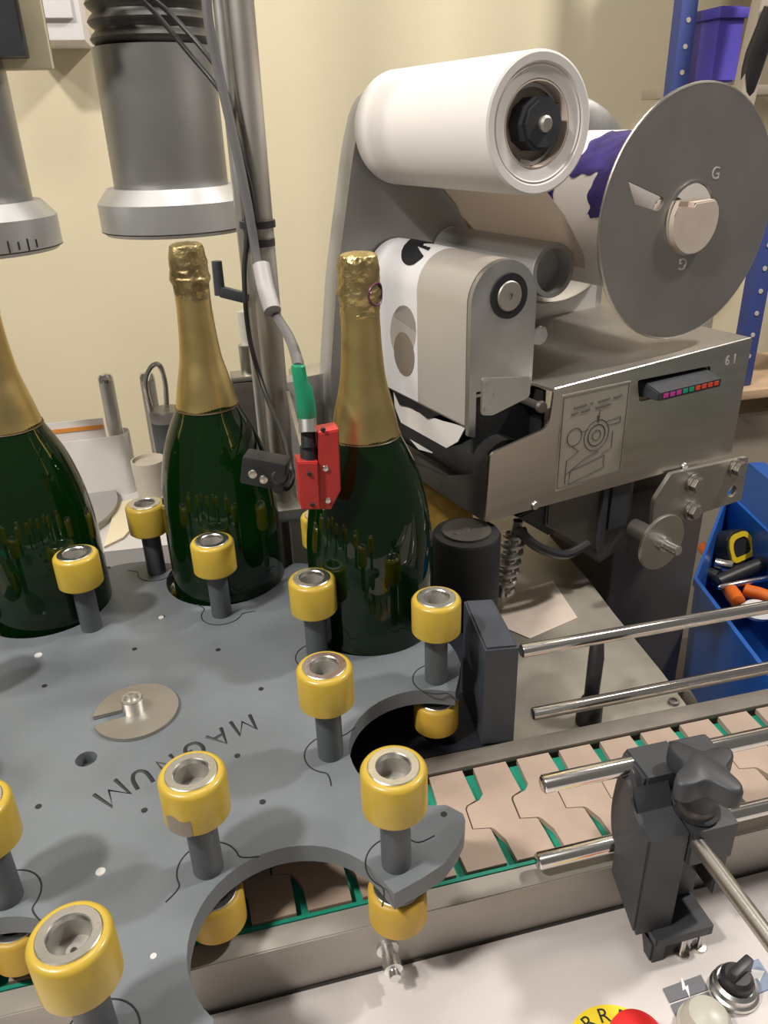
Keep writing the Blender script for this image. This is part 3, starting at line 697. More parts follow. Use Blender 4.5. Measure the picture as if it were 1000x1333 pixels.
# bracket in the notch
p = [am(u, v, .605) for u, v in ((627, 492), (690, 490), (688, 516), (640, 540), (626, 540))]
b = bm_(); prism(b, rpoly([(q.x, q.z) for q in p], .003), .603, .606, AZ, bev=.0006); br = apart('sensor_bracket', b, 'alu_rough')
for (u, v) in ((637, 499), (646, 513), (634, 533)):
    q = am(u, v, .602); b = bm_(); lathe(b, [(0, 0), (.003, 0), (.003, .002), (0, .002)], 14, axm(q.x, q.z, .6015)); link('screw', b, 'steel', br)
q = am(700, 528, .63); b = bm_(); lathe(b, [(0, 0), (.006, .001), (.007, .005), (.0045, .009), (.0045, .04), (0, .04)], 18, axm(q.x, q.z, .62)); apart('thumb_screw', b, 'steel_dark')
b = bm_(); lathe(b, [(0, 0), (.010, 0), (.0115, .0015), (.0115, .012), (.006, .013), (.006, .2), (0, .2)], 8, axm(.566, 1.2475, .668)); apart('guide_pin', b, 'alu')
# guide tube
b = bm_(); lathe(b, [(.0235, .02), (.0235, 0), (.0285, 0), (.0293, .001), (.0293, .2), (.0235, .2), (.0235, .02), (0, .02)], 44, axm(.5890, 1.3135, .68)); apart('guide_tube', b, 'greypaint', label='hollow grey guide tube')
# back plate and pale panel
bp_ = [(.405, 1.10), (.408, 1.18), (.425, 1.30), (.455, 1.44), (.475, 1.50), (.56, 1.505), (.60, 1.44), (.64, 1.34), (.70, 1.32), (.86, 1.30), (.86, 1.10)]
b = bm_(); prism(b, rpoly(bp_, [0, .02, .02, .02, .03, .03, .02, .02, 0, .01, 0]), .882, .915, AZ, bev=.001); apart('back_plate', b, 'greypaint')
b = bm_(); prism(b, [(.53, 1.195), (.84, 1.195), (.84, 1.275), (.66, 1.292), (.53, 1.33)], .872, .880, AZ, bev=.001); apart('pale_panel', b, 'greypaint_pale')
b = bm_(); box(b, (.405, .93, 1.13), (.05, .05, .09), bev=.002); apart('rear_block', b, 'alu_rough')
# liner web between roll and guide tube
b = bm_(); sheet(b, [(.546, 1.4085), (.585, 1.372), (.6165, 1.329), (.6190, 1.315)], .665, .870, .0008, AZ); apart('liner_web', b, 'thin_paper', label='pale liner strip running to the paper roll')
# reel discs
DC = (.735, 1.3605)
def disc_poly(r): return circ(DC[0], DC[1], r, 80)
hole = [(DC[0]+.0375*math.cos(t), DC[1]+.0375*math.sin(t)) for t in [2*PI*i/40 for i in range(40)]]
s1, s2 = am(817, 235, .631), am(866, 258, .631); s3, s4 = am(858, 276, .631), am(826, 266, .631)
slot = rpoly([(s1.x, s1.z), (s4.x, s4.z), (s3.x, s3.z), (s2.x, s2.z)], [.0, .0, .008, .008], 6)
b = bm_(); plate_hole(b, disc_poly(.130), [hole, slot], .630, .634, AZ); fd = apart('reel_disc', b, 'disc', ang=30, label='large bare steel reel disc')
hp = [(DC[0]+.0345*math.cos(t), DC[1]-.002+.0345*math.sin(t)) for t in [R(d) for d in range(142, 396, 8)]]+[(DC[0]+.026, DC[1]+.018), (DC[0]-.004, DC[1]+.0165), (DC[0]-.004, DC[1]+.010), (DC[0]-.030, DC[1]+.0125)]
b = bm_(); prism(b, [hp[i] for i in range(len(hp))], .622, .655, AZ, bev=.0015); link('reel_hub', b, M['core'], fd)['label'] = 'cream stepped hub of the reel disc'
b = bm_(); lathe(b, [(.0355, 0), (.0385, 0), (.0385, .004), (.0355, .004)], 48, axm(DC[0], DC[1], .6285)); link('hub_ring', b, 'chrome', fd)
b = bm_(); tube(b, [(DC[0]+.130*math.cos(2*PI*i/80), .632, DC[1]+.130*math.sin(2*PI*i/80)) for i in range(81)], .0022, 8, cap=False); link('disc_rim', b, 'steel', fd)
for (u, v, ch, rr) in ((932, 226, 'G', 0), (889, 343, 'G', 180)):
    q = am(u, v, .63); text('engraved_letter', ch, .018, 'engrave_pale', fd, T(q.x, .6298, q.z) @ Matrix.Rotation(R(90), 4, 'X') @ Matrix.Rotation(R(rr), 4, 'Z'))
b = bm_(); lathe(b, [(0, 0), (.09, 0), (.116, .003), (.126, .009), (.130, .018), (.126, .018), (0, .010)], 64, axm(DC[0]+.012, DC[1], .842)); apart('rear_reel_disc', b, 'alu_rough')
b = bm_(); lathe(b, [(0, 0), (.020, 0), (.020, .24), (0, .24)], 28, axm(DC[0], DC[1], .655)); apart('reel_spindle', b, 'steel_dark')
b = bm_(); prism(b, circ(.62, 1.445, .06, 40), .858, .866, AZ); apart('brake_disc', b, 'blackgrey')

# label reel (paper) and liner roll: they lift off the spindles
lr = thing('label_reel', 'white label reel with torn purple wrapping behind the big steel disc', 'paper roll', lw(DC[0], .74, DC[1]-.088), AR)
def lrp(name, b, m): return link(name, b, m, lr, loc=(-DC[0], -.74, -(DC[1]-.088)))
RP = .088
b = bm_(); lathe(b, [(.021, 0), (RP-.001, 0), (RP, .001), (RP, .170), (RP-.001, .171), (.021, .171), (.021, 0)], 72, axm(DC[0], DC[1], .668)); lrp('paper', b, 'paper')
def onroll(a, m, k=.0008): return (DC[0]+(RP+k)*math.cos(a), m, DC[1]+(RP+k)*math.sin(a))
def curved_patch(a0, a1, m0, m1, name, seed):
    b = bm_(); na, nm = 18, 14; g = {}
    for i in range(na+1):
        for j in range(nm+1):
            s, t = i/na, j/nm
            jm = .010*noise.noise(Vector((s*4, seed, 0)))*(1 if t in (0, 1) else .6)
            ja = .10*noise.noise(Vector((t*4, seed+5, 1)))*(1 if s in (0, 1) else .7)
            g[i, j] = b.verts.new(onroll(R(a0)+(R(a1)-R(a0))*s+ja, m0+(m1-m0)*t+jm, .0012+.0010*noise.noise(Vector((s*6, t*6, seed)))))
    for i in range(na):
        for j in range(nm): b.faces.new((g[i, j], g[i+1, j], g[i+1, j+1], g[i, j+1]))
    bmesh.ops.solidify(b, geom=b.faces[:], thickness=.0006)
    return lrp(name, b, 'purple')
curved_patch(100, 150, .674, .745, 'purple_wrapping', 2)
curved_patch(135, 178, .669, .700, 'purple_wrapping', 8)
curved_patch(140, 190, .76, .80, 'purple_wrapping', 11)
pr = thing('paper_roll', 'thick white paper roll on a black knobbed spindle at the top', 'paper roll', lw(.510, .745, 1.397), AR)
def prp(name, b, m, parent=None): return link(name, b, m, parent or pr, 30, loc=(-.510, -.745, -1.397) if parent is None else None)
b = bm_(); lathe(b, [(.0375, .06), (.0375, .004), (.0470, .003), (.0480, .0015), (.0490, .003), (.0510, .0005), (.0575, 0), (.0595, .0012), (.060, .004), (.060, .25), (.0375, .25), (.0375, .06)], 80, axm(.510, 1.4572, .620)); prp('paper', b, 'paper')
b = bm_(); lathe(b, [(.0372, .05), (.0372, .0045), (.0355, .004), (.0350, .006), (.0350, .022), (.0, .024)], 48, axm(.510, 1.4572, .620)); prp('core', b, 'core')
b = bm_(); lathe(b, [(.031, .014), (.0345, .014), (.0345, .024), (.031, .024)], 40, axm(.510, 1.4572, .620))
for a_ in (20, 140, 260): box(b, (.510+.0325*math.cos(R(a_)), .638, 1.4572+.0325*math.sin(R(a_))), (.012, .012, .006), Matrix.Rotation(-R(a_+90), 3, 'Y'))
prp('expanding_chuck', b, 'alu_rough')
b = bm_(); prism(b, circ(.513, 1.4578, .0232, 10), .618, .644, AZ, bev=.003); kn = prp('spindle_knob', b, 'blackgrey')
b = bm_(); lathe(b, [(0, -.004), (.005, -.004), (.007, -.002), (.007, .004), (0, .004)], 20, axm(.513, 1.4578, .617)); link('spindle_bolt', b, 'steel_dull', kn)

# ------------------------------------------------------------------ black pressing roller by the bottle
p = Vector((.262, .722))
t = thing('press_roller', 'upright black rubber roller between the bright foil bottle and the steel box', 'roller', (p.x, p.y, .9497))
b = bm_(); lathe(b, [(.0, 0), (.036, 0), (.038, .002), (.038, .1035), (.036, .1065), (.0275, .1075), (0, .1075)], 56); link('sleeve', b, 'rubber', t)
b = bm_(); lathe(b, [(.0, .1075), (.0272, .1075), (.0272, .110), (.005, .110), (.004, .1115), (0, .1115)], 44); link('end_cap', b, 'steel_dark', t)
b = bm_(); lathe(b, [(.0015, 0), (.0032, 0), (.0034, .001), (0, .001)], 12, T(-.013, -.006, .110)); link('screw', b, 'alu', t)

# ------------------------------------------------------------------ far deck sheet, scrap paper, lever
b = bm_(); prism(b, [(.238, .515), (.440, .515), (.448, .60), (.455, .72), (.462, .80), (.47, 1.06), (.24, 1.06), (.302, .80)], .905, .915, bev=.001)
fdk = tag(link('deck_sheet', b, 'deck_far'), 'grimy steel sheet with painted reflections behind the conveyor, under the labelling head', 'plate')
b = bm_(); q = [atz(u, v, .915) for u, v in ((655, 775), (720, 757), (752, 805), (690, 832), (650, 815))]
prism(b, [(v.x, v.y) for v in q], .9152, .9162); tag(link('scrap_paper', b, 'core'), 'pale torn sheet lying on the grimy steel sheet', 'paper')
b = bm_(); P = atz(766, 940, .915)
lv = thing('lever', 'black upright lever standing in an oval slot behind the far rods', 'lever', (P.x, P.y, .915))
b.free(); b = bm_(); lathe(b, [(0, 0), (.013, 0), (.0125, .022), (.009, .03), (0, .03)], 24); link('lever_base', b, 'black', lv)
b = bm_(); tube(b, [(0, 0, .02), (.008, .012, .07), (.012, .02, .085)], [.0072, .0078, .0065], 14); link('lever_arm', b, 'black', lv)
for (u, v) in ((877, 915), (720, 968)):
    P = atz(u, v, .915); b = bm_(); lathe(b, [(0, 0), (.0055, 0), (.0055, .003), (.003, .0035), (.0028, .002), (0, .002)], 16, T(P.x, P.y, .915)); o = link('deck_screw', b, 'steel_dark'); o.parent = fdk

# ------------------------------------------------------------------ rear table of the carousel with small parts
b = bm_(); prism(b, rpoly([(-.75, .99), (.21, .93), (.26, 1.0), (.2, 1.25), (-.75, 1.35)], .01), .906, .975, bev=.002)
tag(link('rear_table', b, 'greypaint_pale'), 'pale grey machine table behind the bottles', 'table')
b = bm_(); prism(b, circ(-.27, 1.09, .13, 48), .975, .986, bev=.001)
tag(link('round_plate', b, 'greypaint'), 'round grey plate behind the leftmost bottle', 'plate')
q = [atz(u, v, .978) for u, v in ((135, 712), (160, 700), (178, 680), (172, 650), (150, 655), (142, 690))]
b = bm_(); prism(b, [(v.x, v.y) for v in q], .9755, .9785); tag(link('cream_card', b, 'wall'), 'small cream card lying beside the round grey plate', 'card')
def post_thing(u, vt, y, r, z0, label, m='alu_rough'):
    P = at(u, vt, y); t = thing('steel_post', label, 'post', (P.x, P.y, z0))
    h = P.z-z0
    b = bm_(); lathe(b, [(0, 0), (r, 0), (r, h-.012), (0, h-.012)], 28); link('shaft', b, m, t)
    b = bm_(); lathe(b, [(0, h-.012), (r*1.02, h-.012), (r*1.02, h-.006), (r*.75, h-.001), (r*.3, h), (0, h)], 28); link('rounded_cap', b, 'chrome', t)
    return t, P
pst, P = post_thing(136, 486, 1.15, .0105, .975, 'satin steel post wrapped in white paper, between the two left bottles')
# paper wrapped round the post
b = bm_()
pc = Vector((P.x, P.y)); rr = .019
path = [(pc.x-.145, pc.y-.012), (pc.x-.075, pc.y-.022), (pc.x-.02, pc.y-.022)]+[(pc.x+rr*math.cos(R(a)), pc.y+rr*math.sin(R(a))) for a in range(-100, 61, 20)]
z1 = at(150, 562, 1.15).z; z0 = at(150, 645, 1.15).z
sheet(b, path, z0, z1, .0009)
pw = tag(link('wrapped_leaflet', b, 'paper'), 'white leaflet wrapped round the satin steel post', 'paper')
b = bm_(); sheet(b, [(pc.x-.26, pc.y+.015), (pc.x-.12, pc.y+.016), (pc.x-.016, pc.y+.016)], z0, z1+.018, .0009)
ob = tag(link('leaflet', b, 'paper'), 'white leaflet with an orange stripe standing behind the wrapped post', 'paper')
b = bm_(); sheet(b, [(pc.x-.26, pc.y+.0137), (pc.x-.12, pc.y+.0147), (pc.x-.018, pc.y+.0147)], z1+.002, z1+.008, .0007); link('orange_stripe', b, 'orange_print', ob)
pst2, P2 = post_thing(190, 484, 1.14, .0105, .975, 'satin steel post with a chrome hook beside the black canister')
b = bm_(); tube(b, smooth_path([at(u, v, 1.10) for u, v in ((206, 590), (198, 540), (190, 500), (197, 478), (208, 476), (215, 500), (217, 530))], 6), .0038, 10); o = link('hook', b, 'chrome', pst2); o.location = -Vector(pst2.location)
P3 = at(212, 600, 1.12)
t = thing('canister', 'dark grey canister with pale lid beside the hooked post', 'canister', (P3.x+.016, P3.y-.02, .975))
zt = at(212, 527, 1.12).z-.975
b = bm_(); lathe(b, [(0, .0), (.021, 0), (.0225, .003), (.0225, zt-.016), (0, zt-.016)], 36); link('body', b, 'post', t)
b = bm_(); lathe(b, [(0, zt-.016), (.0228, zt-.016), (.0228, zt-.003), (.021, zt), (0, zt)], 36); link('lid', b, 'greypaint', t)
P4 = at(200, 640, 1.06); b = bm_()
zc = at(200, 597, 1.06).z-.975
t = thing('pale_cup', 'sand coloured cup in front of the hooked post', 'cup', (P4.x, P4.y-.0, .975))
lathe(b, [(0, 0), (.020, 0), (.0235, zc-.012), (.0235, zc), (.0215, zc), (.0205, zc-.005), (0, zc-.005)], 36); link('body', b, 'sand', t)

# ------------------------------------------------------------------ centring heads
def head(x, y, zb_, label):
    t = thing('centring_head', label, 'machine head', (x, y, zb_))
    b = bm_(); lathe(b, [(.05, .004), (.084, .0005), (.0855, .002), (.087, .004), (.089, .006), (.089, .036), (.0755, .052), (.067, .052)], 72); r_ = link('bell_rim', b, 'head_rim', t, 25)
    b = bm_(); lathe(b, [(.0893, .0045), (.0893, .0056)], 72); bmesh.ops.solidify(b, geom=b.faces[:], thickness=.0005); link('rim_line', b, 'black', r_)
    b = bm_(); lathe(b, [(0, .03), (.06, .03), (.0668, .05), (.0668, .195), (0, .195)], 64); link('body', b, 'head', t, 25)
    pr_ = [(0, .195)]
    for i in range(9):
        z = .195+i*.0165; pr_ += [(.060, z+.001), (.064, z+.004), (.0665, z+.008), (.064, z+.012), (.060, z+.0155)]
    pr_ += [(0, .195+9*.0165)]
    b = bm_(); lathe(b, pr_, 56); link('bellows', b, 'bellows', t, 60)
    b = bm_(); lathe(b, [(0, .34), (.03, .34), (.03, 1.2), (0, 1.2)], 24); link('shaft', b, 'steel', t)
    return t
head(-.003, 1.05, 1.351, 'grey cylinder head with black bellows above the middle bottle')
hd = head(-.222, 1.0, 1.346, 'grey cylinder head cut off by the left edge of the picture')
for i in range(4):
    b = bm_(); a = R(-38-7*i); box(b, (.0893*math.cos(a), .0893*math.sin(a), .012), (.0012, .0012, .012 if i % 2 else .008), Matrix.Rotation(a, 3, 'Z')); link('scale_mark', b, 'ink', hd)
# carriage parts at the upper left corner
p = at(20, 30, .98)
t = thing('head_bracket', 'dark bracket in cream housing at the upper left corner', 'bracket', (p.x, p.y, p.z))
b = bm_(); box(b, (-.022, 0, .035), (.055, .03, .13), bev=.002); link('bracket_block', b, 'blackgrey', t)
b = bm_(); box(b, (-.015, .025, .033), (.082, .02, .145), bev=.002); link('bracket_plate', b, 'wall', t)
b = bm_(); lathe(b, [(0, 0), (.017, 0), (.020, .004), (.020, .06), (0, .06)], 28, T(.019, -.02, .024)); link('bracket_ring', b, 'sand', t)
b = bm_(); box(b, (.040, -.03, .032), (.017, .017, .022), bev=.001); box(b, (.05, -.03, .047), (.05, .02, .012), bev=.001); link('bracket_catch', b, 'black', t)

# ------------------------------------------------------------------ pole with cables, sensors
PX, PY = .0805, .862
pl = thing('mast', 'grey steel mast standing behind the bottles, carrying the sensor cables', 'pole', (PX, PY, .95))
b = bm_(); lathe(b, [(0, 0), (.0135, 0), (.0135, .9), (0, .9)], 32); link('tube', b, 'steel_dull', pl)
b = bm_(); lathe(b, [(0, 0), (.0075, 0), (.0075, .95), (0, .95)], 20, T(-.0165, .012, .0)); link('side_tube', b, 'alu_rough', pl)
b = bm_(); z_ = at(370, 655, PY).z-.95; box(b, (.012, -.012, z_), (.075, .05, .016), bev=.003); link('clamp', b, 'alu_rough', pl)
b = bm_(); prism(b, [(.0, -.03), (.05, -.03), (.05, .0), (.0, .0)], 0, z_-.01, T(0, .0, 0)); link('bracket_leg', b, 'greypaint_pale', pl)
for v, r_ in ((291, .0185), (315, .0165)):
    z_ = at(335, v, PY).z-.95; b = bm_(); lathe(b, [(r_-.003, -.004), (r_, -.0035), (r_, .0035), (r_-.003, .004)], 32, T(-.003, -.003, z_)); lathe(b, [(r_-.003, .004), (r_-.003, -.004)], 32, T(-.003, -.003, z_)); link('cable_tie', b, 'black', pl)
def cable(name, uvy, r, m, label, parent=None, n=8):
    b = bm_(); pts = smooth_path([at(u, v, y) for u, v, y in uvy], n); tube(b, pts, r, 10)
    o = link(name, b, m, ang=60); return tag(o, label, 'cable', 'cables on the mast')
cable('grey_cable', [(262, -160, .845), (266, -80, .845), (268, -20, .845), (272, 30, .845), (284, 90, .845), (300, 160, .842), (312, 215, .84), (325, 280, .838), (333, 330, .836), (345, 385, .82), (362, 415, .79), (377, 440, .72), (387, 468, .62), (388, 479, .6)], .0048, 'cable', 'thick grey cable running down the mast to the green plug')
cable('thin_cable', [(110, -150, .93), (140, -60, .93), (176, -10, .93), (205, 20, .93), (245, 68, .92), (282, 112, .90), (300, 145, .86), (316, 240, .845), (322, 300, .84), (318, 360, .835), (325, 440, .82), (345, 510, .79), (366, 560, .73), (377, 600, .69), (381, 622, .675), (374, 636, .665), (366, 634, .66)], .0026, 'cable_black', 'thin black cable curling down into the black sensor')
cable('thin_cable', [(130, -150, .93), (158, -55, .93), (190, -10, .93), (222, 18, .93), (262, 62, .91), (288, 100, .88), (303, 160, .85), (325, 240, .842), (336, 290, .838)], .0026, 'cable_black', 'thin black cable drooping across the grey cylinder head')
b = bm_(); tube(b, smooth_path([at(u, v, y) for u, v, y in ((340, 345, .825), (346, 375, .81), (355, 405, .79))], 5), .0088, 14); tag(link('cable_sleeve', b, 'cable_pale'), 'pale sleeve around the grey cable above the green plug', 'sleeve')
# crank handle
t = thing('crank_handle', 'dark grey crank handle beside the dull foil cap', 'handle', at(318, 385, .88))
o0 = Vector(t.location)
b = bm_(); p0, p1 = at(322, 388, .87)-o0, at(286, 379, .87)-o0; d = p1-p0
box(b, (p0+p1)/2, (d.length, .014, .011), d.to_track_quat('X', 'Z').to_matrix(), bev=.002); link('arm', b, 'navy', t)
b = bm_(); p2 = at(282, 340, .87)-o0; tube(b, [p1+Vector((0, 0, -.004)), p2], [.006, .0055], 14); link('grip', b, 'navy', t)
# red bracket and plug
ry = .588
def ry_(u, v, y=ry): return at(u, v, y)
o0 = ry_(415, 660)
t = thing('sensor_bracket', 'red bracket with screws and green plugged sensor in front of the foil bottle', 'sensor', o0)
P = [ry_(u, v)-o0 for u, v in ((388, 604), (414, 602), (414, 560), (438, 558), (443, 640), (428, 662), (392, 660))]
MXY = Matrix(((1, 0, 0, 0), (0, 0, 1, 0), (0, 1, 0, 0), (0, 0, 0, 1)))
P = [ry_(u, v)-o0 for u, v in ((387, 600), (413, 600), (416, 661), (392, 661))]
b = bm_(); prism(b, [(q.x, q.z) for q in P], -.004, .016, MXY, bev=.001); link('bracket_body', b, 'red', t)
P = [ry_(u, v, ry+.004)-o0 for u, v in ((414, 562), (440, 557), (443, 636), (430, 661), (414, 661))]
b = bm_(); prism(b, [(q.x, q.z) for q in P], 0, .02, MXY, bev=.001); link('bracket_cheek', b, 'red', t)
for (u, v, m_, r_) in ((424, 610, 'alu', .0028), (427, 652, 'alu', .0028), (402, 615, 'ink', .002), (406, 655, 'ink', .002), (421, 560, 'ink', .0022)):
    q = ry_(u, v, ry-.001)-o0; b = bm_(); lathe(b, [(0, 0), (r_, 0), (r_*.8, .0015), (0, .0018)], 14, T(q.x, -.004 if u < 414 else 0, q.z) @ Matrix.Rotation(R(90), 4, 'X')); link('screw', b, m_, t)
axis = [(400, 602), (403, 570), (400, 545), (392, 478)]
seg = [((402, 606), (402, 580), .0085, .0085, 'black', 'sensor_barrel'), ((402, 583), (401, 562), .0072, .0072, 'black', 'sensor_neck'), ((401, 563), (400, 543), .0088, .0088, 'alu_rough', 'coupling_nut')]
for (a, c, r0, r1, m_, nm) in seg:
    b = bm_(); tube(b, [ry_(*a, .594)-o0, ry_(*c, .599)-o0], [r0*.84, r1*.84], 20); link(nm, b, m_, t)
b = bm_(); tube(b, [ry_(u, v, .599)-o0 for u, v in ((401, 545), (400, 541), (398, 525), (395, 506), (392, 500), (388, 477), (388, 475))], [.0068, .0078, .0077, .0070, .0058, .0056, .0048], 20); link('green_plug', b, 'green_conn', t)
b = bm_(); q0 = Vector((ry_(402, 640).x+.004, ry+.014, ry_(402, 640).z)); q1 = Vector((PX+.012, PY-.014, q0.z)); dd = q1-q0
box(b, (q0+q1)/2-o0, (dd.length, .004, .014), dd.to_track_quat('X', 'Z').to_matrix()); link('mounting_arm', b, 'steel_dull', t)
# black photo sensor
o0 = at(345, 640, .66)
t = thing('photo_sensor', 'small black block sensor with silver screws in front of the dull foil bottle', 'sensor', o0)
p = at(346, 611, .66)-o0
b = bm_(); box(b, p, (.040, .026, .026), Matrix.Rotation(R(12), 3, 'Y') @ Matrix.Rotation(R(-18), 3, 'Z'), bev=.0025); link('sensor_body', b, 'black', t)
for (u, v) in ((329, 617), (343, 624)):
    q = at(u, v, .643)-o0; b = bm_(); lathe(b, [(0, 0), (.004, 0), (.0035, .002), (0, .0025)], 16, T(*q) @ Matrix.Rotation(R(90), 4, 'X')); link('screw', b, 'alu', t)
q = at(364, 620, .648)-o0; b = bm_(); lathe(b, [(0, -.008), (.008, -.008), (.008, .004), (.006, .006), (0, .006)], 16, T(*q) @ Matrix.Rotation(R(70), 4, 'X')); link('cable_gland', b, 'black', t)
q = at(362, 634, .648)-o0; b = bm_(); lathe(b, [(0, -.008), (.0055, -.008), (.0055, .004), (0, .006)], 16, T(*q) @ Matrix.Rotation(R(80), 4, 'X')); link('adjuster', b, 'black', t)
# slide unit behind the mast
o0 = at(330, 600, .93)
t = thing('slide_unit', 'small steel slide unit with clear tube behind the mast', 'machine part', (o0.x, o0.y, .975))
def su(u, v, y=.93): return at(u, v, y)-Vector((o0.x, o0.y, .975))
b = bm_(); tube(b, [su(322, 452), su(316, 405)], .0065, 14); link('clear_tube', b, 'clear', t)
b = bm_(); tube(b, [su(326, 485), su(322, 448)], .011, 18); link('steel_barrel', b, 'steel', t)
b = bm_(); p = su(328, 488); box(b, p, (.05, .03, .006), bev=.001); link('shelf_plate', b, 'steel_dull', t)
b = bm_(); p = su(330, 545); zt = su(330, 492).z; box(b, (p.x, p.y, zt/2), (.042, .03, zt), bev=.002); link('slide_body', b, 'steel_dark', t)
b = bm_(); p = su(382, 530); zt = su(382, 498).z; box(b, (p.x, p.y+.02, zt/2), (.03, .03, zt), bev=.002); link('side_block', b, 'greypaint', t)
b = bm_(); p = su(284, 480); q = su(322, 590); tube(b, [p, q], .008, 12); link('brace', b, 'steel_dark', t)

# ------------------------------------------------------------------ wall box
p0, p1 = at(20, 49, 1.69), at(110, 47, 1.69)
t = thing('wall_enclosure', 'white electrical enclosure fixed high on the cream wall', 'box', ((p0.x+p1.x)/2, WY, p0.z))
wdt = p1.x-p0.x
b = bm_(); box(b, (0, -.08, .12), (wdt, .16, .25), bev=.004); link('enclosure_body', b, 'white_box', t)
b = bm_(); box(b, (-.005, -.165, .135), (wdt*.86, .012, .215), bev=.003); link('enclosure_door', b, 'white_box', t)

# ------------------------------------------------------------------ right background: blue rack, crate, table, tool bin
ry0 = 1.62
def uprightpost(u0, v0, u1, y, z0, z1, label):
    a, c = at(u0, v0, y), at(u1, v0, y); xm = (a.x+c.x)/2; wd = c.x-a.x
    t = thing('rack_post', label, 'post', (xm, y, z0), group='blue rack posts')
    b = bm_(); box(b, (0, 0, (z1-z0)/2), (wd, .03, z1-z0), bev=.002); link('upright', b, 'blue_rack', t)
    b = bm_(); lathe(b, [(0, 0), (wd*.13, 0), (wd*.13, .002), (0, .002)], 12, Matrix.Rotation(R(90), 4, 'X')); h0 = link('slot_hole', b, 'sand', t)
    n = 0; z = max(1.0, z0+.04)
    while z < z1-.03:
        o = h0 if n == 0 else dup(h0, t)
        o.location = (0, -.0145, z-z0); n += 1; z += .045
    return t
uprightpost(876, 60, 897, ry0, 0, 2.1, 'perforated blue rack post against the cream wall, behind the steel disc')
uprightpost(970, 400, 990, 1.42, at(960, 490, 1.5).z+.011, 1.42, 'perforated blue rack post low at the right edge, below the disc')
a, c = at(905, 112, ry0), at(1090, 112, ry0)
b = bm_(); box(b, ((a.x+c.x)/2, ry0+.02, a.z-.012), (c.x-a.x+.1, .2, .018), bev=.002); tag(link('rack_shelf', b, 'beige'), 'beige rack shelf carrying the violet-blue crate', 'shelf')
b = bm_(); box(b, (1.55, 1.66, 1.90), (.96, .36, .03), bev=.002); tag(link('rack_shelf', b, 'beige'), 'unseen upper beige rack shelf added to shadow the wall', 'shelf')  # out of frame, put in to cast the diagonal shadow on the wall
a, c = at(912, 104, ry0-.02), at(962, 10, ry0-.02)
t = thing('crate', 'violet-blue plastic crate on the rack shelf', 'crate', ((a.x+c.x)/2, ry0+.02, at(935, 108, ry0-.02).z))
hh = c.z-at(935, 108, ry0-.02).z; wd = c.x-a.x
b = bm_(); prism(b, [(-wd/2+.005, -.07), (wd/2-.005, -.07), (wd/2-.005, .07), (-wd/2+.005, .07)], 0, hh, bev=.004); link('crate_body', b, 'blue_crate', t)
b = bm_(); box(b, (0, 0, hh-.012), (wd+.004, .155, .018), bev=.003); link('crate_rim', b, 'blue_crate', t)
a, c = at(968, 60, ry0-.1), at(1000, 60, ry0-.1)
b = bm_(); box(b, (at(980, 60, ry0-.13).x+.012, ry0-.125, 1.62), (.035, .03, .9), Matrix.Rotation(R(5), 3, 'Y'), bev=.002); tag(link('board', b, 'beige'), 'upright beige board leaning beside the violet-blue crate', 'board')
b = bm_(); tube(b, [at(966, 135, ry0-.12), at(985, 70, ry0-.14), at(1008, 10, ry0-.16)], [.016, .02, .018], 12); tag(link('hose', b, 'black'), 'thick black hose hanging at the upper right edge', 'hose')
a = at(1010, 100, ry0-.02); b = bm_(); box(b, (a.x+.09, ry0-.16, 1.45), (.12, .05, .75), bev=.003); tag(link('carton', b, 'beige_dark'), 'tall taupe board at the upper right edge of the picture', 'board')
# low taupe panel behind the box and wooden table edge
a, c = at(925, 480, 1.5), at(1040, 480, 1.5)
b = bm_(); box(b, (at(960, 500, 1.5).x+.12, 1.50, at(960, 490, 1.5).z), (.5, .25, .02), bev=.002)
tb = tag(link('table_board', b, 'wood'), 'pale wooden board behind the steel box at the right edge', 'board')
zt = at(960, 490, 1.5).z
b = bm_(); box(b, (at(960, 500, 1.5).x+.12, 1.52, zt/2-.03), (.5, .2, zt-.06), bev=.002); tag(link('cabinet', b, 'beige'), 'beige cabinet under the pale wooden board', 'cabinet')
b = bm_(); box(b, (at(915, 440, 1.45).x, 1.45, zt+.08), (.022, .022, .3), bev=.002); tag(link('batten', b, 'beige_dark'), 'dark upright batten behind the corner of the steel box', 'batten')
# blue tool bin
ZB = .80
cA, cB, cD = atz(905, 752, ZB), atz(1012, 892, ZB), atz(948, 640, ZB)
ex = (cB-cA); cC = cB+(cD-cA)
t = thing('tool_bin', 'bright blue plastic bin full of hand tools at the right edge', 'bin', ((cA.x+cC.x)/2, (cA.y+cC.y)/2, .60))
O = Vector(t.location)
quad = [cA-O, cB-O, cC-O, cD-O]
ctr = (quad[0]+quad[1]+quad[2]+quad[3])/4
b = bm_()
def ringq(k, z): return [b.verts.new((ctr.x+(q.x-ctr.x)*k, ctr.y+(q.y-ctr.y)*k, z)) for q in quad]
r1, r2, r3, r4, r5, r6 = ringq(.9, 0), ringq(.985, .185), ringq(1.03, .187), ringq(1.03, .2), ringq(.96, .2), ringq(.86, .012)
for A, B in zip((r1, r2, r3, r4, r5), (r2, r3, r4, r5, r6)):
    for i in range(4): b.faces.new((A[i], A[(i+1) % 4], B[(i+1) % 4], B[i]))
b.faces.new(r1[::-1]); b.faces.new(r6); link('bin_body', b, 'blue', t)
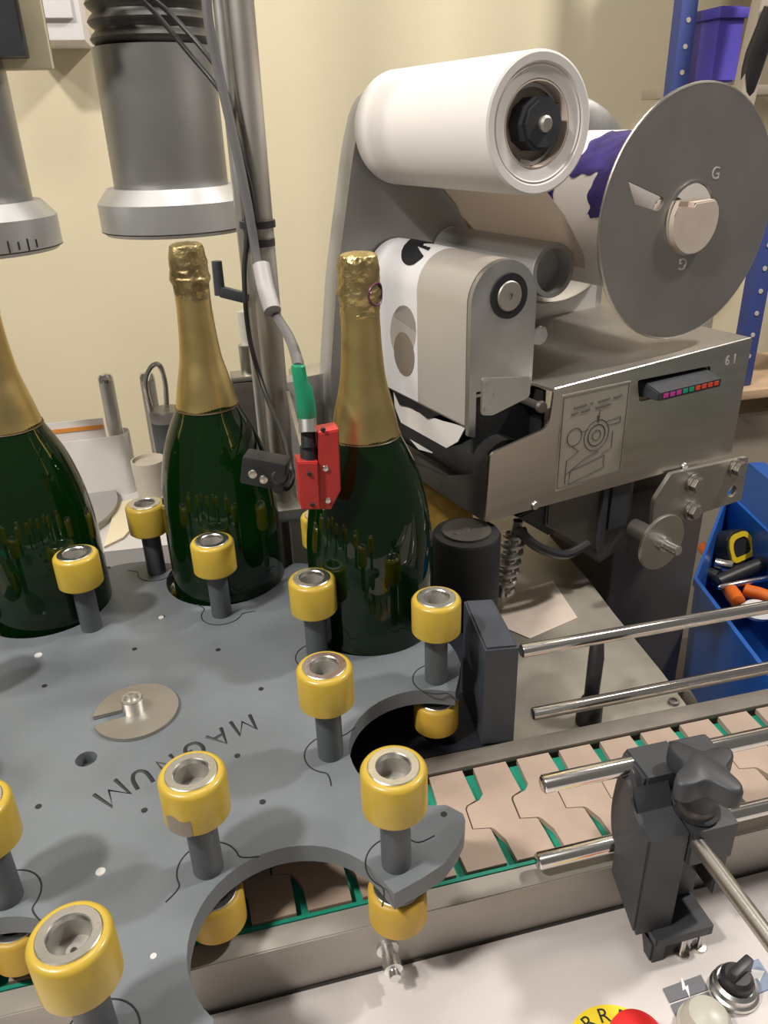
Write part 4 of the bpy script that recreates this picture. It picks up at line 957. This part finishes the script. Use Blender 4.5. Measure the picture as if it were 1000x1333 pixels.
# raised back wall of the bin
b = bm_(); e0, e1 = quad[3], quad[2]; dr = (e1-e0).normalized(); nn = Vector((-dr.y, dr.x, 0))
pts = [e0-nn*.0, e1-nn*.0, e1+nn*.03, e0+nn*.03]
lo = [b.verts.new((q.x, q.y, .195)) for q in pts]; hi = [b.verts.new((q.x+nn.x*.03, q.y+nn.y*.03, .26)) for q in pts]
b.faces.new(lo[::-1]); b.faces.new(hi)
for i in range(4): b.faces.new((lo[i], lo[(i+1) % 4], hi[(i+1) % 4], hi[i]))
link('bin_back', b, 'blue', t)
b = bm_(); box(b, (O.x+.02, O.y-.02, .585), (.24, .24, .03), bev=.002); box(b, (O.x+.02, O.y-.02, .285), (.2, .2, .57)); tag(link('stand', b, 'beige_dark'), 'taupe stand carrying the blue tool bin', 'stand')
def tl(u, v, z): return atz(u, v, z)
# tools
p = tl(952, 714, .745)
tp = thing('tape_measure', 'yellow and black tape measure in the blue bin', 'tape measure', p-Vector((0, 0, .0)))
rot = Matrix.Rotation(R(18), 4, 'Z') @ Matrix.Rotation(R(-28), 4, 'X')
b = bm_(); prism(b, rpoly([(-.038, -.032), (.038, -.032), (.038, .01), (.024, .032), (-.022, .032), (-.038, .012)], .012), -.022, .022, rot @ Matrix.Rotation(R(90), 4, 'X'), bev=.004); link('case', b, 'black', tp)
b = bm_(); plate_hole(b, rpoly([(-.033, -.022), (.033, -.022), (.033, .01), (.021, .028), (-.019, .028), (-.033, .012)], .012), [rpoly([(-.024, -.014), (.024, -.014), (.024, .006), (.015, .019), (-.014, .019), (-.024, .008)], .009)], .022, .0245, rot @ Matrix.Rotation(R(90), 4, 'X')); link('yellow_frame', b, 'tape_yellow', tp)
b = bm_(); box(b, (-.030, -.034, -.036), (.022, .012, .010), bev=.002); link('tape_hook', b, 'tape_yellow', tp)
def stick(name, u0, v0, u1, v1, z0, z1, r, m, label, cat):
    b = bm_(); P, Q = tl(u0, v0, z0), tl(u1, v1, z1); d = Q-P
    tube(b, [P, P+d*.05, P+d*.5, P+d*.95, Q], [r*.6, r, r*1.1, r, r*.6], 12); return tag(link(name, b, m), label, cat, 'tools in the blue bin')
stick('socket', 930, 733, 955, 738, .735, .735, .011, 'chrome', 'shiny silver socket in front of the tape measure', 'tool')
stick('file_handle', 930, 760, 998, 732, .73, .745, .013, 'black', 'black tool handle lying across the blue bin', 'tool')
stick('pliers_handle', 948, 765, 962, 785, .745, .745, .012, 'orange', 'short orange plier handle in the blue bin', 'tool')
stick('pliers_handle', 968, 768, 1004, 778, .745, .745, .011, 'orange', 'long orange plier handle at the right edge', 'tool')
stick('spanner', 935, 765, 1003, 752, .752, .758, .005, 'chrome', 'thin chrome spanner lying on the orange handles', 'tool')
stick('cutter', 915, 712, 925, 722, .73, .73, .011, 'orange', 'small orange tool tip beside the steel column', 'tool')
stick('screwdriver', 915, 745, 935, 752, .72, .72, .012, 'black', 'dark screwdriver handle near the rim of the blue bin', 'tool')
b = bm_(); q = tl(985, 800, .74); lathe(b, [(0, 0), (.02, 0), (.026, .008), (.02, .016), (0, .016)], 24, T(q.x, q.y, q.z)); tag(link('tape_roll', b, 'paper'), 'white round cap in the corner of the blue bin', 'cap')

# ochre box glimpsed behind the black roller
p0, p1 = at(550, 655, .98), at(600, 650, .98)
b = bm_(); box(b, ((p0.x+p1.x)/2, .98, (p0.z+.915)/2+.02), (.09, .02, abs(p0.z-.915)+.05), bev=.001); tag(link('ochre_carton', b, 'wood_dark'), 'ochre and white carton glimpsed behind the black upright roller', 'carton')
